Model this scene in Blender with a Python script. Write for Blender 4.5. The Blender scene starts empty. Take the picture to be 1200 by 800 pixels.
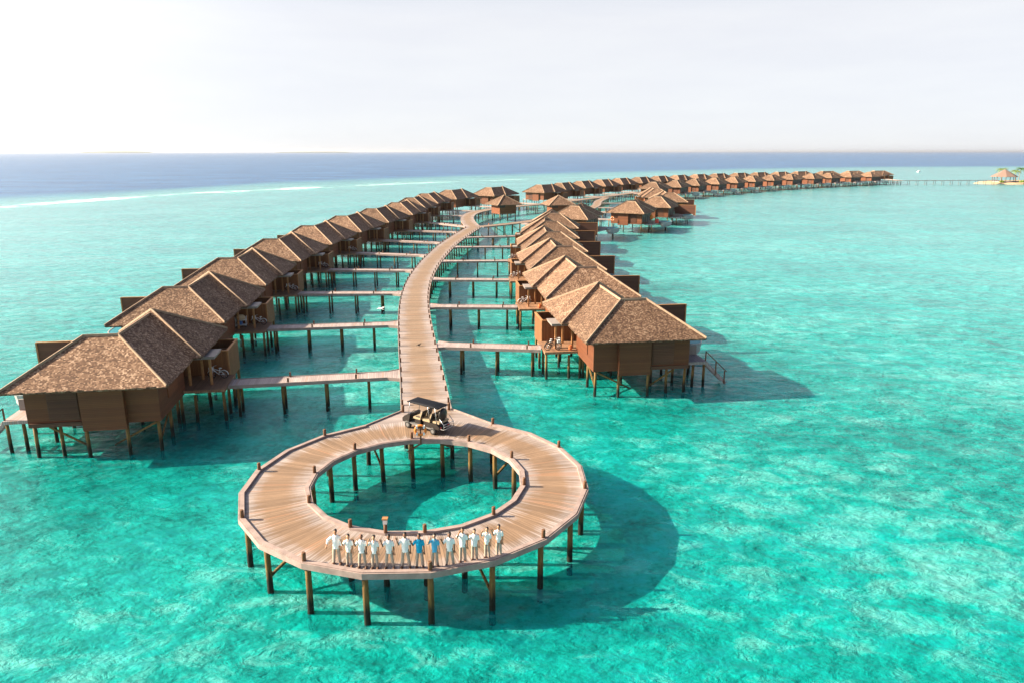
import bpy, bmesh, math, random
from mathutils import Vector, Matrix
random.seed(7)
scene = bpy.context.scene
col = scene.collection
R = math.radians
DECK = 2.4
# ------------------------------------------------------------------ helpers
class MB:
    """collects polygons and links them as ONE mesh object"""
    def __init__(s): s.v=[]; s.f=[]; s.uv=[]; s.mi=[]; s.sm=[]
    def face(s, pts, uv=None, mi=0, smooth=False):
        b=len(s.v); s.v.extend([Vector(p) for p in pts]); s.f.append(list(range(b,b+len(pts)))); s.uv.append(uv); s.mi.append(mi); s.sm.append(smooth)
    def box(s, x0,x1,y0,y1,z0,z1, M=None, mi=0):
        P=[Vector((x,y,z)) for z in (z0,z1) for y in (y0,y1) for x in (x0,x1)]
        if M is not None: P=[M@p for p in P]
        for q in ((0,2,3,1),(4,5,7,6),(0,1,5,4),(2,6,7,3),(0,4,6,2),(1,3,7,5)): s.face([P[i] for i in q],mi=mi)
    def bar(s, a, b, w, h, mi=0, up=(0,0,1)):
        a=Vector(a); b=Vector(b); d=(b-a); L=d.length; d.normalize()
        u=Vector(up)
        if abs(d.dot(u))>.98: u=Vector((0,1,0))
        x=d.cross(u).normalized(); z=x.cross(d).normalized()
        P=[a+d*(L*t)+x*(w/2*sx)+z*(h/2*sz) for t in (0,1) for sz in (-1,1) for sx in (-1,1)]
        for q in ((0,2,3,1),(4,5,7,6),(0,1,5,4),(2,6,7,3),(0,4,6,2),(1,3,7,5)): s.face([P[i] for i in q],mi=mi)
    def tube(s, pts, rad, n=8, mi=0, cap=True, closed=False):
        pts=[Vector(p) for p in pts]
        if not hasattr(rad,'__len__'): rad=[rad]*len(pts)
        rings=[]; k=len(pts)
        prev=None
        for i,p in enumerate(pts):
            if closed: d=pts[(i+1)%k]-pts[i-1]
            elif i==0: d=pts[1]-p
            elif i==k-1: d=p-pts[i-1]
            else: d=pts[i+1]-pts[i-1]
            d.normalize()
            if prev is None:
                u=Vector((0,0,1)) if abs(d.z)<.9 else Vector((1,0,0))
                x=d.cross(u).normalized()
            else:
                x=(prev-d*prev.dot(d)).normalized()
            prev=x; y=d.cross(x)
            rings.append([p+(x*math.cos(2*math.pi*j/n)+y*math.sin(2*math.pi*j/n))*rad[i] for j in range(n)])
        lim=k if closed else k-1
        for i in range(lim):
            a=rings[i]; b=rings[(i+1)%k]
            for j in range(n):
                s.face([a[j],a[(j+1)%n],b[(j+1)%n],b[j]],mi=mi,smooth=True)
        if cap and not closed:
            s.face(list(reversed(rings[0])),mi=mi); s.face(rings[-1],mi=mi)
    def ball(s, c, r, n=10, m=7, mi=0, M=None):
        c=Vector(c)
        if not hasattr(r,'__len__'): r=(r,r,r)
        def P(i,j):
            t=math.pi*i/m; a=2*math.pi*j/n
            v=Vector((r[0]*math.sin(t)*math.cos(a), r[1]*math.sin(t)*math.sin(a), r[2]*math.cos(t)))
            return c+(M@v if M is not None else v)
        for i in range(m):
            for j in range(n):
                if i==0: s.face([P(0,0),P(1,j),P(1,j+1)],mi=mi,smooth=True)
                elif i==m-1: s.face([P(i,j),P(m,0),P(i,j+1)],mi=mi,smooth=True)
                else: s.face([P(i,j),P(i+1,j),P(i+1,j+1),P(i,j+1)],mi=mi,smooth=True)
    def prism(s, poly, z0, z1, mi=0, top=True, bottom=True):
        n=len(poly)
        if top: s.face([(x,y,z1) for x,y in poly],mi=mi)
        if bottom: s.face([(x,y,z0) for x,y in reversed(poly)],mi=mi)
        for i in range(n):
            (x0,y0),(x1,y1)=poly[i],poly[(i+1)%n]
            s.face([(x0,y0,z0),(x1,y1,z0),(x1,y1,z1),(x0,y0,z1)],mi=mi)
    def mirror(s):
        s.v=[Vector((-p.x,p.y,p.z)) for p in s.v]
        s.f=[list(reversed(f)) for f in s.f]
        s.uv=[None if u is None else list(reversed(u)) for u in s.uv]
        return s
    def mesh(s, name, mats):
        me=bpy.data.meshes.new(name)
        me.from_pydata([tuple(p) for p in s.v],[],s.f)
        if not isinstance(mats,(list,tuple)): mats=[mats]
        for m in mats: me.materials.append(m)
        uvl=me.uv_layers.new(name='UVMap')
        data=[0.0]*(2*len(me.loops)); li=0
        for fi,f in enumerate(s.f):
            u=s.uv[fi]
            if u is None:
                P=[s.v[i] for i in f]
                n=Vector((0,0,0))
                for i in range(len(P)):
                    a=P[i]; b=P[(i+1)%len(P)]; n+=a.cross(b)
                n=n.normalized() if n.length>1e-12 else Vector((0,0,1))
                t=Vector((0,0,1)).cross(n)
                t=t.normalized() if t.length>.05 else Vector((1,0,0))
                b=n.cross(t)
                u=[(p.dot(t),p.dot(b)) for p in P]
            for q in u:
                data[li]=q[0]; data[li+1]=q[1]; li+=2
        uvl.data.foreach_set('uv',data)
        me.polygons.foreach_set('material_index',s.mi)
        me.polygons.foreach_set('use_smooth',s.sm)
        if any(s.sm):
            bm=bmesh.new(); bm.from_mesh(me); bmesh.ops.remove_doubles(bm,verts=bm.verts,dist=1e-5); bm.to_mesh(me); bm.free()
        me.update()
        return me
    def build(s, name, mats, parent=None, M=None):
        o=bpy.data.objects.new(name,s.mesh(name,mats)); col.objects.link(o)
        if parent is not None: o.parent=parent
        if M is not None: o.matrix_local=M
        return o
def tag(o,label=None,cat=None,group=None,kind=None):
    if label: o['label']=label
    if cat: o['category']=cat
    if group: o['group']=group
    if kind: o['kind']=kind
    return o
def empty(name,loc=(0,0,0),rz=0):
    o=bpy.data.objects.new(name,None); o.empty_display_size=.3; col.objects.link(o); o.location=loc; o.rotation_euler=(0,0,rz); return o
def copy_tree(o,parent=None):
    c=o.copy(); col.objects.link(c)
    if parent is not None: c.parent=parent
    for ch in list(o.children): copy_tree(ch,c)
    return c
def inst(name,me,parent,loc=(0,0,0)):
    o=bpy.data.objects.new(name,me); col.objects.link(o); o.parent=parent; o.location=loc; return o
ORD=['','second','third','fourth','fifth','sixth','seventh','eighth','ninth','tenth','eleventh','twelfth','thirteenth','fourteenth','fifteenth','sixteenth','seventeenth','eighteenth','nineteenth','twentieth']
# ------------------------------------------------------------------ materials
def newmat(name):
    m=bpy.data.materials.new(name); m.use_nodes=True; nt=m.node_tree; nt.nodes.clear()
    out=nt.nodes.new('ShaderNodeOutputMaterial')
    return m,nt,out
def N(nt,t,**k):
    n=nt.nodes.new('ShaderNode'+t)
    for a,b in k.items():
        if a=='inp':
            for kk,vv in b.items(): n.inputs[kk].default_value=vv
        else: setattr(n,a,b)
    return n
def Lk(nt,a,b): nt.links.new(a,b)
def ramp(nt,fac,stops,interp='LINEAR'):
    r=N(nt,'ValToRGB'); r.color_ramp.interpolation=interp
    e=r.color_ramp.elements
    while len(e)<len(stops): e.new(.5)
    for el,(p,c) in zip(e,stops):
        el.position=p; el.color=(c[0],c[1],c[2],1) if hasattr(c,'__len__') else (c,c,c,1)
    if fac is not None: Lk(nt,fac,r.inputs[0])
    return r.outputs[0]
def mix(nt,fac,a,b,blend='MIX'):
    m=N(nt,'Mix'); m.data_type='RGBA'; m.blend_type=blend
    for sock,v in ((m.inputs[0],fac),(m.inputs[6],a),(m.inputs[7],b)):
        if hasattr(v,'links'): Lk(nt,v,sock)
        elif hasattr(v,'__len__'): sock.default_value=(v[0],v[1],v[2],1)
        else: sock.default_value=v
    return m.outputs[2]
def math_(nt,op,a,b=None,c=None):
    m=N(nt,'Math'); m.operation=op
    for i,v in enumerate((a,b,c)):
        if v is None: continue
        if hasattr(v,'links'): Lk(nt,v,m.inputs[i])
        else: m.inputs[i].default_value=v
    return m.outputs[0]
def noise(nt,vec,scale,detail=4,rough=.55,dist=0):
    n=N(nt,'TexNoise',inp={'Scale':scale,'Detail':detail,'Roughness':rough,'Distortion':dist})
    if vec is not None: Lk(nt,vec,n.inputs['Vector'])
    return n.outputs[0]
def mapv(nt,vec,scale=(1,1,1),rot=(0,0,0),loc=(0,0,0)):
    m=N(nt,'Mapping'); m.inputs['Scale'].default_value=scale; m.inputs['Rotation'].default_value=rot; m.inputs['Location'].default_value=loc
    Lk(nt,vec,m.inputs[0]); return m.outputs[0]
def principled(nt,out,color,rough=.7,bump=None,bstr=.3,bdist=.02,spec=.4,metal=0):
    p=N(nt,'BsdfPrincipled')
    if hasattr(color,'links'): Lk(nt,color,p.inputs['Base Color'])
    else: p.inputs['Base Color'].default_value=(*color,1)
    if hasattr(rough,'links'): Lk(nt,rough,p.inputs['Roughness'])
    else: p.inputs['Roughness'].default_value=rough
    p.inputs['Specular IOR Level'].default_value=spec; p.inputs['Metallic'].default_value=metal
    if bump is not None:
        b=N(nt,'Bump',inp={'Strength':bstr,'Distance':bdist}); Lk(nt,bump,b.inputs['Height']); Lk(nt,b.outputs[0],p.inputs['Normal'])
    Lk(nt,p.outputs[0],out.inputs[0]); return p
MAT={}
def simple(name,c,rough=.6,var=.25,scale=6,metal=0,spec=.4):
    m,nt,out=newmat(name); tc=N(nt,'TexCoord')
    n=noise(nt,tc.outputs['Object'],scale,5)
    cc=ramp(nt,n,[(.25,tuple(x*(1-var) for x in c)),(.75,tuple(min(1,x*(1+var)) for x in c))])
    principled(nt,out,cc,rough,n,.15,.01,spec,metal); MAT[name]=m; return m
def mat_roof():
    m,nt,out=newmat('shingle'); tc=N(nt,'TexCoord'); oi=N(nt,'ObjectInfo')
    uv=tc.outputs['UV']
    off=N(nt,'CombineXYZ'); Lk(nt,math_(nt,'MULTIPLY',oi.outputs['Random'],97.3),off.inputs[0]); Lk(nt,math_(nt,'MULTIPLY',oi.outputs['Random'],53.1),off.inputs[2])
    br=N(nt,'TexBrick'); br.offset=.43; br.squash=.8; br.squash_frequency=3
    for k,v in (('Scale',1),('Mortar Size',.006),('Bias',0),('Brick Width',.14),('Row Height',.11),('Mortar Smooth',.3)): br.inputs[k].default_value=v
    br.inputs['Color1'].default_value=(0,0,0,1); br.inputs['Color2'].default_value=(1,1,1,1); br.inputs['Mortar'].default_value=(.1,.1,.1,1)
    va=N(nt,'VectorMath'); va.operation='ADD'; Lk(nt,uv,va.inputs[0]); Lk(nt,off.outputs[0],va.inputs[1])
    Lk(nt,va.outputs[0],br.inputs['Vector'])
    n1=noise(nt,va.outputs[0],2.6,5,.65); n2=noise(nt,va.outputs[0],.45,4,.6)
    st=noise(nt,mapv(nt,va.outputs[0],(1.6,.22,1)),1,4,.6)
    f=math_(nt,'ADD',math_(nt,'MULTIPLY',br.outputs[0],.4),math_(nt,'ADD',math_(nt,'MULTIPLY_ADD',n1,.5,.05),math_(nt,'MULTIPLY',n2,.28)))
    f=math_(nt,'ADD',f,math_(nt,'MULTIPLY',st,.22)); f=math_(nt,'SUBTRACT',f,.22)
    c=ramp(nt,f,[(.2,(.04,.023,.017)),(.45,(.112,.064,.042)),(.62,(.215,.133,.087)),(.85,(.47,.34,.245))])
    hs=N(nt,'HueSaturation'); Lk(nt,c,hs.inputs['Color']); Lk(nt,math_(nt,'MULTIPLY_ADD',oi.outputs['Random'],.42,.78),hs.inputs['Value'])
    hs.inputs['Saturation'].default_value=1.05
    # rows overlap: height falls towards each row's upper end
    sx=N(nt,'SeparateXYZ'); Lk(nt,va.outputs[0],sx.inputs[0])
    fr=math_(nt,'FRACT',math_(nt,'DIVIDE',sx.outputs[1],.11))
    h=math_(nt,'ADD',math_(nt,'MULTIPLY',fr,-.6),math_(nt,'MULTIPLY',br.outputs[0],.5))
    principled(nt,out,hs.outputs[0],.85,h,.8,.03,.25); MAT['shingle']=m
def mat_board(name,c0,c1,row=.13,vert=False,rough=.65):
    m,nt,out=newmat(name); tc=N(nt,'TexCoord'); oi=N(nt,'ObjectInfo')
    sx=N(nt,'SeparateXYZ'); Lk(nt,tc.outputs['UV'],sx.inputs[0])
    k=math_(nt,'DIVIDE',sx.outputs[0 if vert else 1],row)
    fl=math_(nt,'FLOOR',k); fr=math_(nt,'FRACT',k)
    wn=N(nt,'TexWhiteNoise'); wn.noise_dimensions='2D'
    cb=N(nt,'CombineXYZ'); Lk(nt,fl,cb.inputs[0]); Lk(nt,oi.outputs['Random'],cb.inputs[1]); Lk(nt,cb.outputs[0],wn.inputs['Vector'])
    g=noise(nt,mapv(nt,tc.outputs['UV'],(14,1.2,1) if vert else (1.2,14,1)),1.5,6,.6)
    n2=noise(nt,tc.outputs['UV'],.7,4)
    f=math_(nt,'ADD',math_(nt,'MULTIPLY',wn.outputs[0],.35),math_(nt,'ADD',math_(nt,'MULTIPLY',g,.4),math_(nt,'MULTIPLY',n2,.35)))
    c=ramp(nt,f,[(.25,c0),(.85,c1)])
    gap=math_(nt,'LESS_THAN',fr,.08)
    hv=N(nt,'HueSaturation'); Lk(nt,c,hv.inputs['Color']); Lk(nt,math_(nt,'MULTIPLY_ADD',oi.outputs['Random'],.35,.82),hv.inputs['Value']); c=hv.outputs[0]
    c=mix(nt,gap,c,tuple(x*.35 for x in c0))
    h=math_(nt,'SUBTRACT',math_(nt,'MULTIPLY',fr,.5),gap)
    principled(nt,out,c,rough,h,.5,.02,.35); MAT[name]=m
def mat_deck(name,edge,mid,plank=.16,wear=True):
    # UV: u metres along the walk, v metres across from its centre line
    m,nt,out=newmat(name); tc=N(nt,'TexCoord'); oi=N(nt,'ObjectInfo')
    sx=N(nt,'SeparateXYZ'); Lk(nt,tc.outputs['UV'],sx.inputs[0])
    k=math_(nt,'DIVIDE',sx.outputs[0],plank); fl=math_(nt,'FLOOR',k); fr=math_(nt,'FRACT',k)
    wn=N(nt,'TexWhiteNoise'); wn.noise_dimensions='2D'
    cb=N(nt,'CombineXYZ'); Lk(nt,fl,cb.inputs[0]); Lk(nt,oi.outputs['Random'],cb.inputs[1]); Lk(nt,cb.outputs[0],wn.inputs['Vector'])
    g=noise(nt,mapv(nt,tc.outputs['UV'],(9,.9,1)),1.3,6,.6)
    n2=noise(nt,mapv(nt,tc.outputs['UV'],(.35,.9,1)),1,4,.6)
    if wear:
        v=math_(nt,'ABSOLUTE',sx.outputs[1])
        w=math_(nt,'ADD',v,math_(nt,'MULTIPLY',math_(nt,'SUBTRACT',n2,.5),1.5))
        w=math_(nt,'ADD',w,math_(nt,'MULTIPLY',math_(nt,'SUBTRACT',wn.outputs[0],.5),.5))
        mr=N(nt,'MapRange'); mr.interpolation_type='SMOOTHSTEP'; mr.inputs[1].default_value=.5; mr.inputs[2].default_value=1.6; Lk(nt,w,mr.inputs[0])
        base=mix(nt,mr.outputs[0],mid,edge)
    else: base=mix(nt,n2,mid,edge)
    val=math_(nt,'ADD',math_(nt,'MULTIPLY_ADD',wn.outputs[0],.34,.62),math_(nt,'MULTIPLY_ADD',g,.5,0))
    val=math_(nt,'MULTIPLY',val,math_(nt,'MULTIPLY_ADD',noise(nt,mapv(nt,tc.outputs['UV'],(.55,.12,1)),1.2,5,.65),1.1,.45))
    # now and then a newly laid, darker board
    new=math_(nt,'GREATER_THAN',wn.outputs[0],.94)
    hs=N(nt,'HueSaturation'); Lk(nt,base,hs.inputs['Color']); Lk(nt,val,hs.inputs['Value'])
    c=mix(nt,math_(nt,'MULTIPLY',new,.45),hs.outputs[0],(.3,.15,.08))
    gap=math_(nt,'LESS_THAN',fr,.1)
    c=mix(nt,gap,c,(.05,.035,.03))
    h=math_(nt,'ADD',math_(nt,'MULTIPLY',wn.outputs[0],.4),math_(nt,'MULTIPLY',gap,-1))
    principled(nt,out,c,.75,h,.5,.012,.3); MAT[name]=m
def mat_pile():
    m,nt,out=newmat('pile_wood'); tc=N(nt,'TexCoord'); g=N(nt,'NewGeometry'); oi=N(nt,'ObjectInfo')
    sx=N(nt,'SeparateXYZ'); Lk(nt,g.outputs['Position'],sx.inputs[0])
    n=noise(nt,mapv(nt,g.outputs['Position'],(9,9,1.2)),1,5)
    z=math_(nt,'ADD',sx.outputs[2],math_(nt,'MULTIPLY',math_(nt,'SUBTRACT',n,.5),1.1))
    dry=ramp(nt,n,[(.3,(.1,.05,.014)),(.7,(.22,.13,.038))])
    alg=ramp(nt,math_(nt,'MULTIPLY_ADD',z,.35,.2),[(.1,(.018,.022,.012)),(.35,(.045,.05,.02)),(.6,(1,1,1))])
    f=N(nt,'MapRange'); f.inputs[1].default_value=.35; f.inputs[2].default_value=1.05; Lk(nt,z,f.inputs[0])
    c=mix(nt,f.outputs[0],(.009,.011,.006),dry)
    principled(nt,out,c,.75,n,.5,.03,.3); MAT['pile_wood']=m
mat_roof(); mat_pile()
mat_board('clapboard',(.115,.032,.0115),(.19,.06,.021))
mat_board('screen_board',(.08,.03,.018),(.14,.055,.03),.15)
mat_board('court_board',(.135,.048,.015),(.215,.088,.029),.14,True)
mat_deck('ring_deck_wood',(.285,.24,.225),(.22,.142,.09),.13)
mat_deck('walk_deck_wood',(.295,.245,.23),(.235,.162,.11),.14)
mat_deck('bridge_wood',(.36,.29,.275),(.31,.255,.25),.15,False)
mat_deck('entry_wood',(.3,.17,.1),(.26,.13,.07),.14,False)
simple('rim_wood',(.28,.21,.19),.75,.3,2)
simple('cap_wood',(.3,.21,.145),.8,.25,3)
simple('post_wood',(.13,.06,.028),.7,.3,8)
simple('trim_wood',(.34,.16,.06),.7,.3,3)
simple('canopy_wood',(.25,.21,.19),.75,.2,3)
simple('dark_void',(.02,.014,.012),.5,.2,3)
simple('pool_bowl',(.33,.33,.33),.7,.25,2)
simple('pool_tile',(.006,.17,.21),.4,.2,3,0,.3)
simple('white_paint',(.75,.75,.74),.35,.05)
simple('tub',(.8,.8,.78),.2,.03)
simple('black_rubber',(.02,.02,.021),.6,.2)
simple('black_plastic',(.024,.02,.018),.35,.2)
simple('cart_roof',(.008,.009,.013),.6,.1,4,0,.1)
simple('cream_vinyl',(.36,.28,.18),.5,.08)
simple('steel',(.5,.5,.52),.35,.1,6,.9)
simple('silver_paint',(.2,.2,.2),.35,.1,6,.3)
simple('chrome_spoke',(.55,.55,.56),.3,.1,6,.6)
simple('orange_ring',(.72,.2,.025),.5,.1)
simple('clay',(.5,.13,.04),.8,.2)
simple('canvas_beige',(.55,.42,.28),.85,.12)
simple('blue_plastic',(.08,.2,.5),.45,.1)
simple('red_cloth',(.6,.06,.04),.7,.1)
simple('bird_dark',(.035,.025,.02),.7,.3)
simple('bird_white',(.8,.8,.78),.7,.05)
simple('coral',(.07,.075,.035),.9,.5,3)
simple('trunk_bark',(.25,.17,.1),.85,.3,5)
simple('leaf',(.06,.14,.02),.55,.4,3)
simple('leaf_yellow',(.16,.22,.02),.55,.35,3)
simple('thatch',(.2,.13,.105),.9,.35,6)
simple('sand',(.42,.31,.2),.9,.12,.5)
simple('island_green',(.05,.075,.035),.9,.3,.02)
simple('shirt_white',(.86,.84,.84),.8,.03,10)
simple('shirt_blue',(.0,.33,.55),.75,.05,10)
simple('shirt_pale_blue',(.09,.42,.66),.75,.05,10)
simple('trouser',(.38,.32,.26),.85,.08,10)
simple('shoe',(.1,.045,.025),.5,.2,10)
simple('hair',(.012,.009,.008),.55,.2,30)
simple('lens',(.01,.01,.01),.1,.1)
SK=[simple('skin_a',(.46,.24,.14),.5,.06,12),simple('skin_b',(.36,.17,.09),.5,.06,12),simple('skin_c',(.16,.07,.038),.5,.06,12),simple('skin_d',(.5,.29,.2),.5,.06,12)]

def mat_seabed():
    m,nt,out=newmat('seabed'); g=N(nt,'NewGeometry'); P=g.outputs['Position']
    big=noise(nt,P,.03,3,.5); md=noise(nt,mapv(nt,P,(1,1,0)),.33,6,.7,.3); fine=noise(nt,mapv(nt,P,(1,1,0)),2.1,6,.72,.4)  # fine noise paints ripple caustic brightness in with the sand and coral mottle
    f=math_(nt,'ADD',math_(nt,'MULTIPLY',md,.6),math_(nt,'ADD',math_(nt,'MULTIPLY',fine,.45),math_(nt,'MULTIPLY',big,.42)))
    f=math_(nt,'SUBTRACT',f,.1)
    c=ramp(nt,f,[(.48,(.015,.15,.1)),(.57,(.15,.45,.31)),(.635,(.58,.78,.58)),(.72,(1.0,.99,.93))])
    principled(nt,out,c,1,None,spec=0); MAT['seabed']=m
mat_seabed()
def mat_water():
    m,nt,out=newmat('sea_water'); g=N(nt,'NewGeometry'); P=g.outputs['Position']
    sx=N(nt,'SeparateXYZ'); Lk(nt,P,sx.inputs[0]); X,Y=sx.outputs[0],sx.outputs[1]
    # the reef line: y of the outer reef edge as a function of x
    mr=N(nt,'MapRange'); mr.inputs[1].default_value=-400; mr.inputs[2].default_value=800; Lk(nt,X,mr.inputs[0])
    pts=[(-400,0),(-208,292),(-167,412),(-110,478),(-62,540),(14,613),(77,668),(300,840),(520,960),(800,1010)]
    yr=math_(nt,'MULTIPLY',ramp(nt,mr.outputs[0],[((a+400)/1200,b/1200) for a,b in pts]),1200)
    warp=noise(nt,mapv(nt,P,(1,1,0)),.018,4,.6)
    d=math_(nt,'ADD',math_(nt,'SUBTRACT',Y,yr),math_(nt,'MULTIPLY',math_(nt,'SUBTRACT',warp,.5),50))
    oc=N(nt,'MapRange'); oc.inputs[1].default_value=-30; oc.inputs[2].default_value=170; oc.interpolation_type='SMOOTHSTEP'; Lk(nt,d,oc.inputs[0])
    # waves
    wv=math_(nt,'ADD',math_(nt,'MULTIPLY',noise(nt,mapv(nt,P,(1,1.5,1),(0,0,.5)),1.0,6,.66,.6),.55),
             math_(nt,'MULTIPLY',noise(nt,mapv(nt,P,(1,1.8,1),(0,0,.35)),.3,4,.6),1.3))
    wv=math_(nt,'ADD',wv,math_(nt,'MULTIPLY',noise(nt,mapv(nt,P,(1,2.2,1),(0,0,.3)),.035,4,.6),4.0))
    b=N(nt,'Bump',inp={'Strength':.85,'Distance':1.0}); Lk(nt,wv,b.inputs['Height'])
    b2=N(nt,'Bump',inp={'Strength':.3,'Distance':.45}); Lk(nt,wv,b2.inputs['Height'])
    pn=noise(nt,mapv(nt,P,(1,1.6,0),(0,0,.3)),.025,4,.6); pm=noise(nt,mapv(nt,P,(1,1.7,0),(0,0,.4)),.35,5,.65,.5)
    pp=math_(nt,'ADD',math_(nt,'MULTIPLY',pn,.5),math_(nt,'MULTIPLY',pm,.5))
    lag=ramp(nt,pp,[(.36,(.0,.24,.24)),(.5,(.006,.54,.5)),(.64,(.26,.85,.82))])
    # pale away from the ring: mostly sky glare painted into the colour, some sand
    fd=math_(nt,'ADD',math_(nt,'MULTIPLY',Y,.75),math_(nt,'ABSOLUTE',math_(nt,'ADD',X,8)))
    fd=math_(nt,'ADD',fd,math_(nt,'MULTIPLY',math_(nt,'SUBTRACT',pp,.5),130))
    pale_glare=N(nt,'MapRange'); pale_glare.interpolation_type='SMOOTHSTEP'; pale_glare.inputs[1].default_value=55; pale_glare.inputs[2].default_value=190; pale_glare.inputs[4].default_value=.6; Lk(nt,fd,pale_glare.inputs[0])
    lag=mix(nt,pale_glare.outputs[0],lag,(.13,.66,.7))
    body=mix(nt,oc.outputs[0],lag,ramp(nt,noise(nt,mapv(nt,P,(1,2.6,0)),.012,6,.7),[(.35,(.01,.075,.21)),(.65,(.035,.15,.33))]))
    # foam of the breakers along the reef
    fn=noise(nt,mapv(nt,P,(.4,1.5,0),(0,0,-.95)),.1,8,.75,.6)
    fw=N(nt,'MapRange'); fw.inputs[1].default_value=2; fw.inputs[2].default_value=42
    Lk(nt,math_(nt,'ABSOLUTE',math_(nt,'ADD',d,18)),fw.inputs[0])
    fl=math_(nt,'ABSOLUTE',math_(nt,'ADD',d,-14)); fl2=N(nt,'MapRange'); fl2.inputs[1].default_value=16; fl2.inputs[2].default_value=0; fl2.inputs[3].default_value=0; fl2.inputs[4].default_value=.16; Lk(nt,fl,fl2.inputs[0])
    fx=N(nt,'MapRange'); fx.inputs[1].default_value=230; fx.inputs[2].default_value=-160; fx.inputs[3].default_value=-.16; fx.inputs[4].default_value=.13; Lk(nt,X,fx.inputs[0])
    fm=math_(nt,'ADD',math_(nt,'ADD',math_(nt,'SUBTRACT',fn,math_(nt,'MULTIPLY',fw.outputs[0],.3)),fx.outputs[0]),fl2.outputs[0])
    fm=math_(nt,'ADD',fm,math_(nt,'MULTIPLY_ADD',noise(nt,mapv(nt,P,(1,.3,0)),.022,4,.6),.7,-.35))
    fm=math_(nt,'SUBTRACT',fm,math_(nt,'MULTIPLY',oc.outputs[0],.5))
    foam=N(nt,'MapRange'); foam.inputs[1].default_value=.46; foam.inputs[2].default_value=.68; Lk(nt,fm,foam.inputs[0])
    body=mix(nt,math_(nt,'MULTIPLY',foam.outputs[0],.85),body,(.8,.82,.84))
    dif=N(nt,'BsdfDiffuse'); Lk(nt,body,dif.inputs[0]); Lk(nt,b.outputs[0],dif.inputs['Normal'])
    tr=N(nt,'BsdfTransparent'); tr.inputs[0].default_value=(.16,.93,.92,1)
    fac=math_(nt,'MAXIMUM',math_(nt,'MULTIPLY_ADD',math_(nt,'MAXIMUM',oc.outputs[0],math_(nt,'MULTIPLY',pale_glare.outputs[0],.5)),.62,.38),foam.outputs[0])
    mx=N(nt,'MixShader'); Lk(nt,fac,mx.inputs[0]); Lk(nt,tr.outputs[0],mx.inputs[1]); Lk(nt,dif.outputs[0],mx.inputs[2])
    gl=N(nt,'BsdfGlossy'); gl.inputs['Roughness'].default_value=.22; Lk(nt,b2.outputs[0],gl.inputs['Normal'])
    fr=N(nt,'Fresnel'); fr.inputs[0].default_value=1.33; Lk(nt,b2.outputs[0],fr.inputs['Normal'])
    fc=math_(nt,'MULTIPLY',math_(nt,'MULTIPLY',fr.outputs[0],math_(nt,'MULTIPLY_ADD',oc.outputs[0],-.35,.9)),math_(nt,'SUBTRACT',1,foam.outputs[0]))
    m2=N(nt,'MixShader'); Lk(nt,fc,m2.inputs[0]); Lk(nt,mx.outputs[0],m2.inputs[1]); Lk(nt,gl.outputs[0],m2.inputs[2])
    Lk(nt,m2.outputs[0],out.inputs[0]); MAT['sea_water']=m
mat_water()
# ------------------------------------------------------------------ sea, seabed
SEA=60000; WZ=-.35
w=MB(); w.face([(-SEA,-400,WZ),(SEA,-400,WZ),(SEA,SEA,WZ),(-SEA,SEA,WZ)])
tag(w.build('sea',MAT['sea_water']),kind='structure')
sb=MB()
nx,ny=60,60
def sz(x,y): return -1.1-.1*math.sin(x*.07+1)*math.sin(y*.05)-.08*math.sin(x*.21+y*.17)
xs=[-420+i*840/nx for i in range(nx+1)]; ys=[-60+i*860/ny for i in range(ny+1)]
for i in range(nx):
    for j in range(ny):
        sb.face([(x,y,sz(x,y)) for x,y in ((xs[i],ys[j]),(xs[i+1],ys[j]),(xs[i+1],ys[j+1]),(xs[i],ys[j+1]))],smooth=True)
sb.face([(-SEA,-400,-3),(SEA,-400,-3),(SEA,SEA,-3),(-SEA,SEA,-3)])
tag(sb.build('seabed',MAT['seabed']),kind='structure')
# ------------------------------------------------------------------ piles
def pile_mesh(r,h,z0=-2.0,mat='pile_wood'):
    b=MB(); k=5
    b.tube([(random.uniform(-.01,.01)*(i>0),random.uniform(-.01,.01)*(i>0),z0+(h-z0)*i/k) for i in range(k+1)],[r*1.12-(r*.2)*i/k for i in range(k+1)],9)
    return b.mesh('pile',MAT[mat])
PILE={}
def pile(parent,x,y,top,r=.13,z0=-2.0,mat='pile_wood'):
    key=(round(top,2),r,z0,mat)
    if key not in PILE: PILE[key]=[pile_mesh(r,top,z0,mat) for _ in range(3)]
    o=inst('pile',random.choice(PILE[key]),parent,(x,y,0)); o.rotation_euler=(random.uniform(-.012,.012),random.uniform(-.012,.012),random.uniform(0,6))
    return o
def stub_mesh():
    b=MB(); b.tube([(0,0,-.1),(0,0,.52),(0,0,.56)],[.1,.1,.08],10); return b.mesh('stub_post',MAT['post_wood'])
STUB=stub_mesh()
def small_stub():
    b=MB(); b.box(-.07,.07,-.07,.07,-.12,.42); return b.mesh('stub_post',MAT['post_wood'])
SSTUB=small_stub()
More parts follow.
